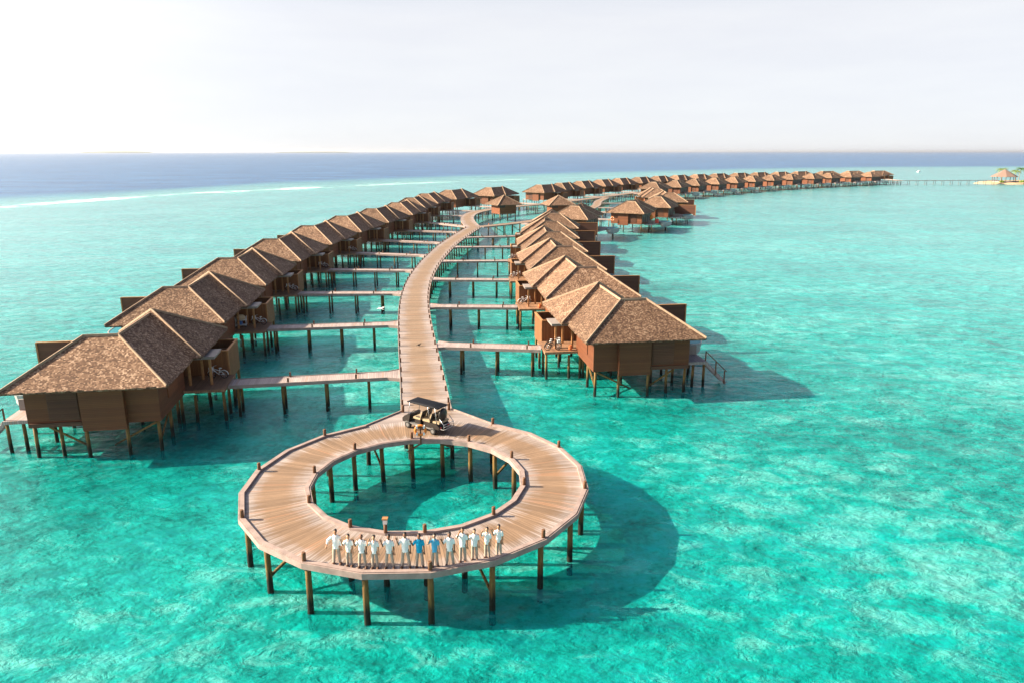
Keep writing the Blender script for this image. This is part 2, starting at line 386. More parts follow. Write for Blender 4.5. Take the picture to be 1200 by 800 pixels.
# ------------------------------------------------------------------ ring platform
CX,CY=-5.48,38.65; RO,RI=9.8,6.08; NS=20; A0=R(262.6)
def rv(r,k): a=A0+k*2*math.pi/NS; return Vector((CX+r*math.cos(a),CY+r*math.sin(a),0))
ring=tag(empty('ring_platform',(CX,CY,0)),'round twenty sided timber deck ring standing on piles over the water','jetty platform')
def rel(p,o): return Vector((p[0]-o[0],p[1]-o[1],p[2] if len(p)>2 else 0))
RC=(CX,CY)
d=MB(); seg=2*math.pi*((RO+RI)/2)/NS
for k in range(NS):
    a,b_,c,e=rv(RO,k),rv(RO,k+1),rv(RI,k+1),rv(RI,k)
    hw=(RO-RI)/2
    # planks lie across the ring; each side is laid as one field of boards
    sub=2
    for t in range(sub):
        p0=a.lerp(b_,t/sub); p1=a.lerp(b_,(t+1)/sub); q1=e.lerp(c,(t+1)/sub); q0=e.lerp(c,t/sub)
        u0=(k+t/sub)*seg; u1=(k+(t+1)/sub)*seg
        d.face([rel((p.x,p.y,DECK),RC) for p in (q0,p0,p1,q1)],[(u0,-hw),(u0,hw),(u1,hw),(u1,-hw)])
    d.face([rel((p.x,p.y,DECK-.1),RC) for p in (c,b_,a,e)])
    for p,q in ((a,b_),(c,e)): d.face([rel(s_,RC) for s_ in ((p.x,p.y,DECK-.1),(q.x,q.y,DECK-.1),(q.x,q.y,DECK),(p.x,p.y,DECK))])
d.build('deck',MAT['ring_deck_wood'],ring)
OPEN=(9,10,11)   # the sides facing the boardwalk: indices of segments left open
def seg_open(k):
    m=(rv(RO,k)+rv(RO,k+1))/2; return m.y>CY+8.6 and -10<m.x<-1.4
def rim(r,sgn,name,skip):
    kb=MB(); fb=MB()
    for k in range(NS):
        if skip and seg_open(k): continue
        for (bm,r0,r1,z0,z1) in ((kb,r-sgn*.24,r-sgn*.01,DECK+.004,DECK+.13),(fb,r+sgn*.005,r+sgn*.075,DECK-.2,DECK+.1)):
            P=[rv(r0,k),rv(r1,k),rv(r1,k+1),rv(r0,k+1)]
            poly=[(p.x-CX,p.y-CY) for p in P]
            if sgn<0: poly=poly[::-1]
            bm.prism(poly,z0,z1)
    kb.build('kerb',MAT['rim_wood'],ring); fb.build('fascia_board',MAT['rim_wood'],ring)
rim(RO,1,'outer',True); rim(RI,-1,'inner',False)
for k in range(NS):
    for r,off in ((RO,-.32),(RI,.3)):
        p=rv(r+off,k); pile(ring,p.x-CX,p.y-CY,DECK-.12,.15,-1.9)
    if k%2==1:
        p=rv(RO-.14,k)
        if not(p.y>CY+8.8): inst('stub_post',STUB,ring,(p.x-CX,p.y-CY,DECK))
        p=rv(RI+.14,k); inst('stub_post',STUB,ring,(p.x-CX,p.y-CY,DECK))
    if k%2==0:
        o=rv(RO-.32,k); i=rv(RI+.3,k)
        for nm,za,zb in (('brace',DECK-.3,.35),):
            b=MB(); a_,c_=(i,o) if k%4 else (o,i)
            b.bar((a_.x-CX,a_.y-CY,DECK-.35),(c_.x-CX,c_.y-CY,.5),.1,.14); b.build('brace',MAT['pile_wood'],ring)
    b=MB(); o=rv(RO-.1,k); i=rv(RI+.1,k); b.bar((o.x-CX,o.y-CY,DECK-.24),(i.x-CX,i.y-CY,DECK-.24),.14,.24); b.build('joist',MAT['post_wood'],ring)
# ------------------------------------------------------------------ boardwalks
def catmull(P,step=2.0):
    P=[Vector((p[0],p[1],0)) for p in P]; Q=[P[0]*2-P[1]]+P+[P[-1]*2-P[-2]]; out=[]
    for i in range(1,len(Q)-2):
        n=max(2,int((Q[i+1]-Q[i]).length/step))
        for t in range(n):
            t/=n; a,b,c,e=Q[i-1],Q[i],Q[i+1],Q[i+2]
            out.append(.5*((2*b)+(c-a)*t+(2*a-5*b+4*c-e)*t*t+(3*b-a-3*c+e)*t**3))
    out.append(P[-1]); return out
def boardwalk(name,label,pts,width,mat,z=DECK,pile_step=3.2,stub_step=3.2,stub=SSTUB,cat='boardwalk',smooth=True,step=2.0,fascia=True,pr=.13,gapL=(),gapR=(),skip0=0,group=None,xb=0,pm='pile_wood'):
    C=catmull(pts,step) if smooth else [Vector((p[0],p[1],0)) for p in pts]
    O=C[0].copy(); root=tag(empty(name,(O.x,O.y,0)),label,cat,group)
    n=len(C); S=[0]
    for i in range(1,n): S.append(S[-1]+(C[i]-C[i-1]).length)
    NR=[]
    for i in range(n):
        t=(C[min(i+1,n-1)]-C[max(i-1,0)]).normalized(); NR.append(Vector((t.y,-t.x,0)))
    hw=width/2 if not callable(width) else None
    W=[(width(s) if callable(width) else width)/2 for s in S]
    d=MB(); fsd={-1:MB(),1:MB()}
    for i in range(n-1):
        a=C[i]-NR[i]*W[i]-O; b=C[i]+NR[i]*W[i]-O; c=C[i+1]+NR[i+1]*W[i+1]-O; e=C[i+1]-NR[i+1]*W[i+1]-O
        Z=lambda p,zz: (p.x,p.y,zz)
        d.face([Z(a,z),Z(b,z),Z(c,z),Z(e,z)],[(S[i],-W[i]),(S[i],W[i]),(S[i+1],W[i+1]),(S[i+1],-W[i+1])])
        d.face([Z(e,z-.1),Z(c,z-.1),Z(b,z-.1),Z(a,z-.1)])
        d.face([Z(a,z-.1),Z(b,z-.1),Z(b,z),Z(a,z)]) if i==0 else None
        d.face([Z(c,z-.1),Z(e,z-.1),Z(e,z),Z(c,z)]) if i==n-2 else None
        for sg,p,q in ((-1,a,e),(1,b,c)):
            d.face([Z(p,z-.1),Z(q,z-.1),Z(q,z),Z(p,z)] if sg>0 else [Z(q,z-.1),Z(p,z-.1),Z(p,z),Z(q,z)])
            u0=NR[i]*sg; u1=NR[i+1]*sg
            quad=[(p+u0*.004),(p+u0*.07),(q+u1*.07),(q+u1*.004)]
            poly=[(v.x,v.y) for v in quad]
            if sg<0: poly=poly[::-1]
            poly=poly[::-1] if sg>0 and False else poly
            fsd[sg].prism(poly,z-.24,z+.05)
    d.build('deck',MAT[mat],root); [fsd[q].build('fascia_board',MAT['rim_wood'],root) for q in (-1,1)]
    def at(s):
        for i in range(n-1):
            if S[i+1]>=s:
                t=(s-S[i])/max(1e-6,S[i+1]-S[i]); return C[i].lerp(C[i+1],t),NR[i].lerp(NR[i+1],t).normalized(),W[i]*(1-t)+W[i+1]*t
        return C[-1],NR[-1],W[-1]
    s=pile_step*.5+skip0; cnt=0
    while s<S[-1]:
        p,nr,ww=at(s)
        for sg in (-1,1):
            q=p+nr*sg*(ww-.2)-O; pile(root,q.x,q.y,z-.12,pr,mat=pm)
        s+=pile_step
    if stub_step:
        s=stub_step*.5+skip0
        while s<S[-1]:
            p,nr,ww=at(s)
            for sg in (-1,1):
                q=p+nr*sg*(ww-.08)-O; o=inst('stub_post',stub,root,(q.x,q.y,z)); o.rotation_euler=(0,0,math.atan2(nr.y,nr.x))
            s+=stub_step
    if xb:
        s=pile_step*.5+skip0; k=0
        while s+pile_step<S[-1] and k<40:
            p,nr,ww=at(s); p2,nr2,w2=at(s+pile_step)
            q=p+nr*(ww-.2)-O; r_=p2+nr2*(w2-.2)-O
            if k%2==0:
                b=MB(); b.bar((q.x,q.y,z-.3),(r_.x,r_.y,.4),.09,.12); b.build('brace',MAT['pile_wood'],root)
            k+=1; s+=pile_step
    return root,at,S[-1]
# neck joining the ring to the walk
nk=[rv(RO,k) for k in range(NS)]
top=sorted([p for p in nk if p.y>CY+8.0 and -10.6<p.x<-.6],key=lambda p:p.x)
NL,NRt=Vector((-8.12,50.2,0)),Vector((-4.5,50.7,0))
neckroot=tag(empty('boardwalk_junction',(CX,49,0)),'splayed timber deck where the long boardwalk meets the round ring','boardwalk')
b=MB(); poly=[p for p in top]+[NRt,NL]
b.face([(p.x-CX,p.y-49,DECK) for p in poly],[(p.y-49,p.x-CX) for p in poly])
b.face([(p.x-CX,p.y-49,DECK-.1) for p in reversed(poly)])
b.build('deck',MAT['walk_deck_wood'],neckroot)
b=MB()
for p,q in ((top[0],NL),(top[-1],NRt)):
    b=MB(); b.bar((p.x-CX,p.y-49,DECK-.05),(q.x-CX,q.y-49,DECK-.05),.08,.3); b.build('fascia_board',MAT['rim_wood'],neckroot)
for p in (NL,NRt):
    inst('stub_post',STUB,neckroot,(p.x-CX+(.15 if p is NL else -.15),p.y-49-.15,DECK)); pile(neckroot,p.x-CX+(.3 if p is NL else -.3),p.y-49-.3,DECK-.12,.14)
main_pts=[(-6.31,50.45),(-7.67,59),(-9.55,70.5),(-11.35,82.2),(-12.8,94),(-13.75,106.5),(-14.05,120),(-13.85,133),(-13.1,150),(-11.2,170),(-9.6,184)]
mainwalk,mat_at,mainL=boardwalk('boardwalk','long curving plank boardwalk running back from the ring between two rows of villas',main_pts,3.62,'walk_deck_wood',pile_step=3.4,stub_step=2.9)
upper_pts=[(-9.6,184),(-11.2,194),(-12.6,206),(-13.0,217),(-12.0,229),(-8.2,241),(-1.5,252),(7,263),(17,275),(28,294),(41,316),(54,338),(68,358),(84,379),(102,398),(121,415),(141,431),(163,447),(186,462),(209,475),(233,484),(257,488)]
upw,up_at,upL=boardwalk('boardwalk','pale boardwalk curving away past the pavilion towards the far row of villas',upper_pts,3.6,'walk_deck_wood',pile_step=5,stub_step=0,skip0=2.5,step=3)
lower_pts=[(-8.2,185.5),(-3.2,190.5),(3.4,198.5),(9,208.5),(17,226),(25,243),(30,262),(33,282),(39,306)]
low,low_at,lowL=boardwalk('boardwalk','branch boardwalk on braced piles passing behind the right row of villas',lower_pts,2.9,'walk_deck_wood',z=DECK+.006,pile_step=3.2,stub_step=0,skip0=2.5,step=2.5,xb=1)
boardwalk('boardwalk','long thin footbridge joining the last far villa to the sandy islet',[(257,488),(290,491),(324,495)],2.4,'bridge_wood',pile_step=6,stub_step=0,skip0=1,pm='rim_wood')
# ------------------------------------------------------------------ villas
class Tpl: pass
EZ=5.0
def villa_parts(mirror,near):
    """list of (name, mesh, child list) in the local frame: origin = jetty-front eave corner on the water, +y along the row, +x to the open sea"""
    parts=[]
    def add(name,mb,mat,subs=(),loc=None):
        if mirror: mb.mirror()
        me=mb.mesh(name,MAT[mat] if isinstance(mat,str) else [MAT[q] for q in mat]); ss=[]
        for (n2,m2,t2) in subs:
            if mirror: m2.mirror()
            ss.append((n2,m2.mesh(n2,MAT[t2])))
        parts.append((name,me,ss))
    # --- roof: an L of two hipped wings and a raised hip over the entrance
    W,RZ,T=10.8,7.75,.16
    hd=4.2; s=(RZ-EZ)/hd
    def slopes(b,F):
        for f in F: b.face(f)
    b=MB()
    A1=(0,0,EZ);A2=(W,0,EZ);A3=(W,2*hd,EZ);A0_=(0,2*hd,EZ)
    r1=(hd,hd,RZ);r2=(W-hd,hd,RZ)
    yB=15.6; yr=yB-hd
    rB=(hd,yr,RZ)
    v=(2*hd,2*hd,EZ)                       # inner corner of the L
    slopes(b,[[A1,A2,r2,r1],[A2,A3,r2],[A3,v,r1,r2],
              [(0,yB,EZ),A1,r1,rB],[v,(2*hd,yB,EZ),rB,r1],[(2*hd,yB,EZ),(0,yB,EZ),rB]])
    # eave edge and soffit
    out=[A1,A2,A3,v,(2*hd,yB,EZ),(0,yB,EZ)]
    dn=lambda p:(p[0],p[1],p[2]-T)
    for i in range(6): b.face([dn(out[i]),dn(out[(i+1)%6]),out[(i+1)%6],out[i]])
    b.face([dn(p) for p in reversed(out)])
    def butts(bm,a,c,nrm,seed):
        rnd=random.Random(seed); a=Vector(a); c=Vector(c); nrm=Vector(nrm); L=(c-a).length; t=0
        while t<L-.1:
            w_=rnd.uniform(.12,.26); p=a.lerp(c,t/L); q=a.lerp(c,min(L,t+w_)/L); o_=rnd.uniform(.01,.11); dz=Vector((0,0,-o_*.6+rnd.uniform(-.01,.02)))
            A_,B_=p+Vector((0,0,.012)),q+Vector((0,0,.012)); C_,D_=B_+nrm*o_+dz,A_+nrm*o_+dz
            bm.face([D_,C_,B_,A_]); th=Vector((0,0,-.05)); bm.face([D_+th,C_+th,C_,D_]); t+=w_
    butts(b,A1,A2,(0,-1,0),1); butts(b,A2,A3,(1,0,0),2); butts(b,(0,yB,EZ),A1,(-1,0,0),3)
    caps=MB()
    def cap(a,c,m,w_=.26):
        a=Vector(a);c=Vector(c); m.bar(a+Vector((0,0,.06)),c+Vector((0,0,.06)),w_*.32,.2)
    for a,c in ((r1,r2),(A1,r1),(A2,r2),(A3,r2),(r1,rB)): cap(a,c,caps)
    # raised hip over the entrance
    e=.62; y0=6.9; E3=EZ+.12; hw=hd+e; R3=8.05
    ap=(hd-.05,y0+hw,R3); yb=y0+2*hw; x1=2*hd+.25
    q=[(-e,y0,E3),(x1,y0,E3),(x1,yb,E3),(-e,yb,E3)]
    b3=MB()
    for i in range(4): b3.face([q[i],q[(i+1)%4],ap])
    for i in range(4): b3.face([dn(q[i]),dn(q[(i+1)%4]),q[(i+1)%4],q[i]])
    b3.face([dn(p) for p in reversed(q)])
    butts(b3,q[3],q[0],(-1,0,0),4); butts(b3,q[0],q[1],(0,-1,0),5)
    caps3=MB()
    for i in (0,2,3): cap(q[i],ap,caps3,.24)
    add('roof',b,'shingle',[('ridge_cap',caps,'cap_wood')])
    add('entrance_roof',b3,'shingle',[('ridge_cap',caps3,'cap_wood')])
    # --- walls
    b=MB()
    b.box(1.0,9.8,1.15,7.6,2.05,EZ-.17)
    b.box(3.2,6.1,.72,1.147,1.72,EZ-.18)                   # projecting bay
    b.box(2.0,7.6,7.603,14.9,2.05,EZ-.17)
    add('wall',b,'clapboard')
    b=MB(); b.box(6.35,8.35,1.10,1.147,2.5,4.7)
    for i in range(14): b.box(6.4,8.3,1.06,1.098,2.56+i*.152,2.63+i*.152)
    b.box(6.25,9.7,1.0,1.145,2.06,2.35)
    add('louvre_panel',b,'screen_board')
    if near:
        b=MB(); b.box(1.93,1.997,8.2,9.2,2.42,4.5); add('door',b,'dark_void')
        b=MB(); b.box(.93,.997,3.2,5.6,3.1,4.5); add('wall_panel',b,'clapboard')
    for (xx,ya,yb_,za,zb,nm_) in ((9.803,1.6,4.4,2.6,4.7,3),(9.803,4.8,7.3,2.45,4.7,3),(7.603,8.2,13.5,2.45,4.6,4)):
        b=MB(); b.box(xx,xx+.057,ya,yb_,za,zb); b2=MB()
        for q_ in range(nm_):
            y=ya+(yb_-ya)*q_/(nm_-1); b2.box(xx+.059,xx+.117,y-.05,y+.05,za,zb+.05)
        b2.box(xx+.059,xx+.11,ya+.051,yb_-.051,zb-.03,zb+.045)
        add('window',b,'dark_void',[('window_frame',b2,'canopy_wood')])
    # --- entry deck, canopy and its posts
    b=MB(); b.box(-2.2,1.98,6.95,11.0,DECK-.24,DECK-.01); b.box(1.98,2.3,6.95,7.6,DECK-.24,DECK-.012); add('entry_deck',b,'entry_wood')
    b=MB(); b.box(-1.35,1.55,8.0,10.3,4.62,4.8); b.box(-1.42,1.6,7.93,10.36,4.803,4.86); add('canopy',b,'canopy_wood')
    for (x,y) in ((-.9,8.3),(.15,9.9),(.75,8.3)):
        b=MB(); b.box(x-.09,x+.09,y-.09,y+.09,DECK,4.62); add('canopy_post',b,'trim_wood')
    # --- outdoor bathroom court
    b=MB(); x0,x1,y0,y1,z0,z1,t=-1.75,2.9,11.03,15.0,1.85,4.45,.12
    b.box(x0,x1,y0,y0+t,z0,z1); b.box(x0,x1,y1-t,y1,z0,z1); b.box(x0,x0+t,y0+t+.002,y1-t-.002,z0,z1)
    b.box(x0+t+.002,x1,y0+t+.002,y1-t-.002,z0+.2,z0+.35)
    b.box(x0+t+.003,1.9,12.95,13.07,z0+.36,z1-.25)
    tr=MB()
    tr.box(x0-.04,x1,y0-.04,y0+t+.04,z1+.002,z1+.07); tr.box(x0-.04,x1,y1-t-.04,y1+.04,z1+.002,z1+.07); tr.box(x0-.04,x0+t+.04,y0+t+.045,y1-t-.045,z1+.002,z1+.07)
    tr.box(x0-.03,x0+.07,y0-.03,y0+.07,z0,z1-.003)
    add('bathroom_court',b,'court_board',[('court_trim',tr,'trim_wood')])
    if near:
        b=MB(); b.ball((.2,12.1,2.75),(.85,.42,.42),14,8); add('bathtub',b,'tub')
    # --- sea terrace, screen, pool, steps
    b=MB(); b.box(9.92,12.2,2.6,14.4,DECK-.55,DECK-.3); b.box(7.72,9.918,7.65,14.4,DECK-.55,DECK-.302); add('terrace',b,'bridge_wood')
    b=MB(); b.box(8.2,14.6,14.5,14.66,1.9,4.9); fr=MB(); fr.box(14.603,14.73,14.44,14.72,1.6,4.96); fr.box(8.2,14.6,14.47,14.69,4.903,4.98)
    if near: add('privacy_screen',b,'screen_board',[('screen_frame',fr,'trim_wood')])
    # pool: a boat shaped basin hung on the terrace edge
    def hull(t,k):   # outline point
        a=2*math.pi*t; return (13.3+1.5*k*math.cos(a)*(1-.12*math.cos(a)), 10.9+3.2*(.55+.45*k)*math.sin(a)*(1-.1*abs(math.sin(a))))
    n=20; b=MB(); wt=MB(); zt=2.3
    for i in range(n):
        a0=i/n;a1=(i+1)/n
        for (k0,z0_),(k1,z1_) in (((.62,1.0),(.86,1.35)),((.86,1.35),(1,zt))):
            p=[hull(a0,k0),hull(a1,k0),hull(a1,k1),hull(a0,k1)]
            b.face([(*p[0],z0_),(*p[1],z0_),(*p[2],z1_),(*p[3],z1_)],smooth=False)
        p=[hull(a0,1),hull(a1,1),hull(a1,.92),hull(a0,.92)]
        b.face([(*p[0],zt),(*p[1],zt),(*p[2],zt),(*p[3],zt)]); b.face([(*p[3],zt),(*p[2],zt),(*p[2],1.5),(*p[3],1.5)])
    wt.face([(*hull(i/n,.925),zt-.04) for i in range(n)])
    add('pool',b,'pool_bowl',[('pool_water',wt,'pool_tile')])
    b=MB()
    for i in range(7): b.box(12.22+i*.3,12.52+i*.3,3.0,4.1,DECK-.62-i*.3,DECK-.55-i*.3)
    b.bar((12.2,2.96,DECK-.55),(14.3,2.96,-.2),.07,.24); b.bar((12.2,4.14,DECK-.55),(14.3,4.14,-.2),.07,.24)
    rl=MB()
    for i,(x,z) in enumerate(((12.15,DECK-.35),(13.2,1.0),(14.1,.1))): rl.box(x-.05,x+.05,2.85,2.93,z-.3,z+.95)
    rl.bar((12.15,2.89,DECK+.6),(14.3,2.89,.95),.08,.07)
    if near: add('sea_steps',b,'bridge_wood',[('handrail',rl,'post_wood')])
    b=MB(); b.box(10.2,12.1,5.0,5.14,DECK-.29,DECK+.55); add('terrace_rail',b,'canopy_wood')
    return parts
PX_NEAR=[(1.3,1.5),(3.3,1.0),(6.0,1.0),(7.9,1.5),(9.6,1.5),(1.3,4.2),(4.5,4.2),(7.4,4.2),(9.6,4.4),(1.3,7.2),(4.5,7.4),(9.6,7.4),(2.2,10.2),(5,10.2),(7.4,10.2),(2.2,14.7),(5,14.7),(7.4,14.7),
  (-2.0,7.15),(.2,7.15),(1.6,7.15),(-2.0,8.9),(-2.0,10.8),(0,10.8),(-1.6,12.9),(-1.6,14.85),(.6,14.85),(.6,12.9),(12.0,2.8),(12.0,6.5),(12.0,14.2),(14.4,14.58),(11,3.0),(13.3,9.4),(13.3,12.3)]
PX_FAR=[(1.3,1.5),(4.6,1.5),(9.6,1.5),(9.6,7.4),(2.2,14.7),(7.4,14.7),(-2.0,7.15),(-2.0,10.8),(-1.6,14.85),(12.0,2.8),(12.0,14.2),(13.3,10.9)]
TPL={(m,n):villa_parts(m,n) for m in (0,1) for n in (0,1)}
BR=MB()
def brace_mesh(mirror,a,c):
    b=MB(); b.bar(a,c,.1,.13)
    if mirror: b.mirror()
    return b.mesh('brace',MAT['pile_wood'])
BRACES={m:[brace_mesh(m,(1.4,1.45,1.9),(4.4,1.3,.35)),brace_mesh(m,(6.1,1.3,.4),(8.6,1.5,1.9)),brace_mesh(m,(1.3,1.6,.5),(1.3,4.1,1.9))] for m in (0,1)}
def villa(x,y,heading,mirror,near,label,group):
    """heading: direction of the row, degrees from +x"""
    root=tag(empty('overwater_villa',(x,y,0),R(heading-90)),label,'villa',group)
    for name,me,subs in TPL[(mirror,near)]:
        o=inst(name,me,root)
        for n2,m2 in subs: inst(n2,m2,o)
    for (px,py) in (PX_NEAR if near else PX_FAR):
        o=pile(root,-px if mirror else px,py,1.95 if not(px<0) else 2.2,.13)
    if near:
        for me in BRACES[mirror]: inst('brace',me,root)
    return root
def loc2w(x,y,heading,mirror,lx,ly):
    a=R(heading-90); lx=-lx if mirror else lx
    return Vector((x+lx*math.cos(a)-ly*math.sin(a), y+lx*math.sin(a)+ly*math.cos(a),0))
LROW=[(-24.14,48.23),(-27.5,67.6),(-30.1,87.6),(-31.5,107.9),(-31.7,128.1),(-30.6,148.3),(-28.3,168.3),(-25.6,189.5),(-24.6,210.5),(-23.2,231.5),(-18.9,252.3),(-6.5,271.0)]
def headings(P,first=None,last=None):
    H=[]
    for i in range(len(P)):
        a=P[max(0,i-1)]; b=P[min(len(P)-1,i+1)]
        H.append(math.degrees(math.atan2(b[1]-a[1],b[0]-a[0])))
    if first is not None: H[0]=first
    if last is not None: H[-1]=last
    return H
# ridge positions of the far left row, smoothed to an even pitch
def resample(P,n):
    P=[Vector((p[0],p[1],0)) for p in P]; S=[0]
    for i in range(1,len(P)): S.append(S[-1]+(P[i]-P[i-1]).length)
    out=[]
    for k in range(n):
        s=S[-1]*k/(n-1)
        for i in range(len(P)-1):
            if S[i+1]>=s-1e-6:
                t=(s-S[i])/(S[i+1]-S[i]); q=P[i].lerp(P[i+1],t); out.append((q.x,q.y)); break
    return out
FR=resample([(10,299),(28.8,334),(54.8,376),(85.9,416),(119.4,450),(155.8,479),(196,506),(254,523)],17)
FH=headings(FR)
FARL=[]
for (x,y),h in zip(FR,FH):
    a=R(h); ya=Vector((math.cos(a),math.sin(a),0)); xa=Vector((-math.sin(a),math.cos(a),0))
    p=Vector((x,y,0))-xa*5.4-ya*4.2; FARL.append((p.x,p.y))
LALL=LROW+FARL; LH=headings(LALL,99.0); LH[1]=97.5
LH[11]=58
L_DESC={0:'nearest brown shingled villa on stilts at left, with low steps on its seaward end'}
villas=[]
for i,((x,y),h) in enumerate(zip(LALL,LH)):
    near=1 if i<9 else 0
    if i==0: lab=L_DESC[0]
    elif i<12: lab='brown hip roofed stilt villa, %s from the front in the left row'%ORD[i]
    else: lab='hazy stilt villa in the far back row, %s beyond the bend counting outward'%(ORD[i-12] if i>12 else 'first')
    villas.append(('L',i,x,y,h,1,near)); villa(x,y,h,1,near,lab,'stilt villas of the left and back row')
RROW=[(6.34,59.92),(3.78,79.1),(2.3,98.5),(1.6,117.9),(1.9,137.2),(3.4,156.2)]
RH=headings(RROW,98.5); RH[-1]=83
for i,((x,y),h) in enumerate(zip(RROW,RH)):
    lab='nearest villa at right, sunlit tan shingles over a plain dark front wall' if i==0 else 'sunlit shingled stilt villa, %s from the front in the right row'%ORD[i]
    villas.append(('R',i,x,y,h,0,1)); villa(x,y,h,0,1,lab,'stilt villas of the right row')
CL=[(8.6,180.3,62,'stilt villa with a curved pool beside it, just behind the right row'),
    (25.3,197.9,60,'pool villa with bright orange side wall and a life ring'),
    (36.5,218.6,63,'pool villa with a tall brown screen at the water, beyond the orange walled one'),
    (46.0,238.5,84,'pale roofed villa turned to the left, nearer of two behind the pool villas'),
    (46.5,263.0,84,'pale roofed villa turned to the left, farther of two behind the pool villas')]
for i,(x,y,h,lab) in enumerate(CL):
    villas.append(('C',i,x,y,h,0,0)); v_=villa(x,y,h,0,0,lab,'pool villas at the bend')
    if i in (2,3):
        for nm,me,subs in TPL[(0,1)]:
            if nm=='privacy_screen':
                o=inst(nm,me,v_)
                for n2,m2 in subs: inst(n2,m2,o)
POOLS=[(72.64,327.03),(82.4,339.3),(94.4,356.1),(107.4,370.7),(121.6,386.5),(136.9,403.7),(152.2,417.7),(168,432.6),(184.8,443.2),(204.5,460),(222.7,471.9),(243.7,484.5)]
POOLS=resample(POOLS,12); PH=headings(POOLS)
for i,((x,y),h) in enumerate(zip(POOLS,PH)):
    o=loc2w(0,0,h,0,13.4,10.9); x-=o.x; y-=o.y
    lab='small far villa with turquoise pool, %s from left in the row curving right'%(ORD[i] if i else 'first')
    if i==11: lab='last small villa of the far pool row, beside the footbridge to the islet'
    villas.append(('P',i,x,y,h,0,0)); villa(x,y,h,0,0,lab,'far pool villas')
# ------------------------------------------------------------------ footbridges
def nearest_on(pts,p):
    C=catmull(pts,1.0); return min(C,key=lambda c:(c-p).length)
BOUT={}
for (row,i,x,y,h,m,near) in villas:
    e=loc2w(x,y,h,m,-2.24,8.6); e2=loc2w(x,y,h,m,-8,8.6)
    if row in('L','R'):
        if row=='L' and i>=8: tgt=nearest_on(upper_pts,e)
        else: tgt=nearest_on(main_pts,e)
        if row=='L' and i<8:
            # the bridges leave the walk a little nearer or further than square
            yj=[59.9,78.5,96.3,115.4,132.5,151.5,172.5,186][i]; C=catmull(main_pts,.5); tgt=min(C,key=lambda c:abs(c.y-yj))
        if row=='R':
            yj=[69.3,88.0,107.3,125.7,145.0,162][i]; C=catmull(main_pts,.5); tgt=min(C,key=lambda c:abs(c.y-yj))
    elif row=='C': tgt=nearest_on(lower_pts,e)
    else: tgt=nearest_on(upper_pts,e)
    dv=(e-tgt); Ld=dv.length
    if Ld<3 or Ld>45: continue
    dv.normalize(); st=tgt+dv*1.85
    LR={'L':'left row','R':'right row'}
    num=('first' if i==0 else ORD[i]) if i<12 else ORD[i-12] or 'first'
    if row=='L': lab=('narrow plank footbridge to the left row of villas, %s from the ring'%num) if i<12 else 'thin footbridge in front of the far back row, %s beyond the bend'%num
    elif row=='R': lab='narrow plank footbridge to the right row of villas, %s from the ring'%num
    elif row=='C': lab='short footbridge near the pool villas at the bend, %s going away'%num
    else: lab='far footbridge hidden behind the curving pool villas, %s from the left'%num
    wfun=(lambda s,L=Ld-1.85: 1.75+ (1.0*max(0,1-s/1.1))) if near else 1.75
    boardwalk('footbridge',lab,[(st.x,st.y),(st.x+dv.x*.55,st.y+dv.y*.55),(st.x+dv.x*1.1,st.y+dv.y*1.1)]+[(st.x+dv.x*(Ld-1.85)*t,st.y+dv.y*(Ld-1.85)*t) for t in (.25,.5,.75,1)],
        wfun,'bridge_wood',z=DECK-.012,pile_step=3.5,stub_step=5.5 if near else 0,cat='footbridge',smooth=False,skip0=.9,group='footbridges to the villas',pr=.12)
# ------------------------------------------------------------------ pavilions on the boardwalk
def pavilion(x,y,rz,label,s=2.9,e=4.4):
    r=tag(empty('pavilion',(x,y,0),R(rz)),label,'pavilion','small pavilions by the boardwalk')
    b=MB(); b.box(-s,s,-s,s,1.9,4.75); b.build('wall',MAT['clapboard'],r)
    b=MB(); q=[(-e,-e,4.8),(e,-e,4.8),(e,e,4.8),(-e,e,4.8)]; ap=(0,0,7.6); cp=MB()
    for i in range(4):
        b.face([q[i],q[(i+1)%4],ap]); a=q[i];c=q[(i+1)%4]; b.face([(a[0],a[1],4.65),(c[0],c[1],4.65),c,a]); cp.bar((a[0],a[1],4.83),(0,0,7.63),.26,.11)
    b.face([(p[0],p[1],4.65) for p in reversed(q)])
    o=b.build('roof',MAT['shingle'],r); cp.build('ridge_cap',MAT['cap_wood'],o)
    b=MB(); b.box(-s-.04,-s+1.9,-s-.035,-s-.002,3.9,4.6); b.build('window',MAT['dark_void'],r)
    for px in (-s+.2,0,s-.2):
        for py in (-s+.2,s-.2): pile(r,px,py,1.95,.16)
    return r
pavilion(-2.6,232.5,28,'small square pavilion with pyramid roof in the loop of the boardwalk')
pavilion(14.6,232,14,'small square pavilion half hidden behind the right villa row')
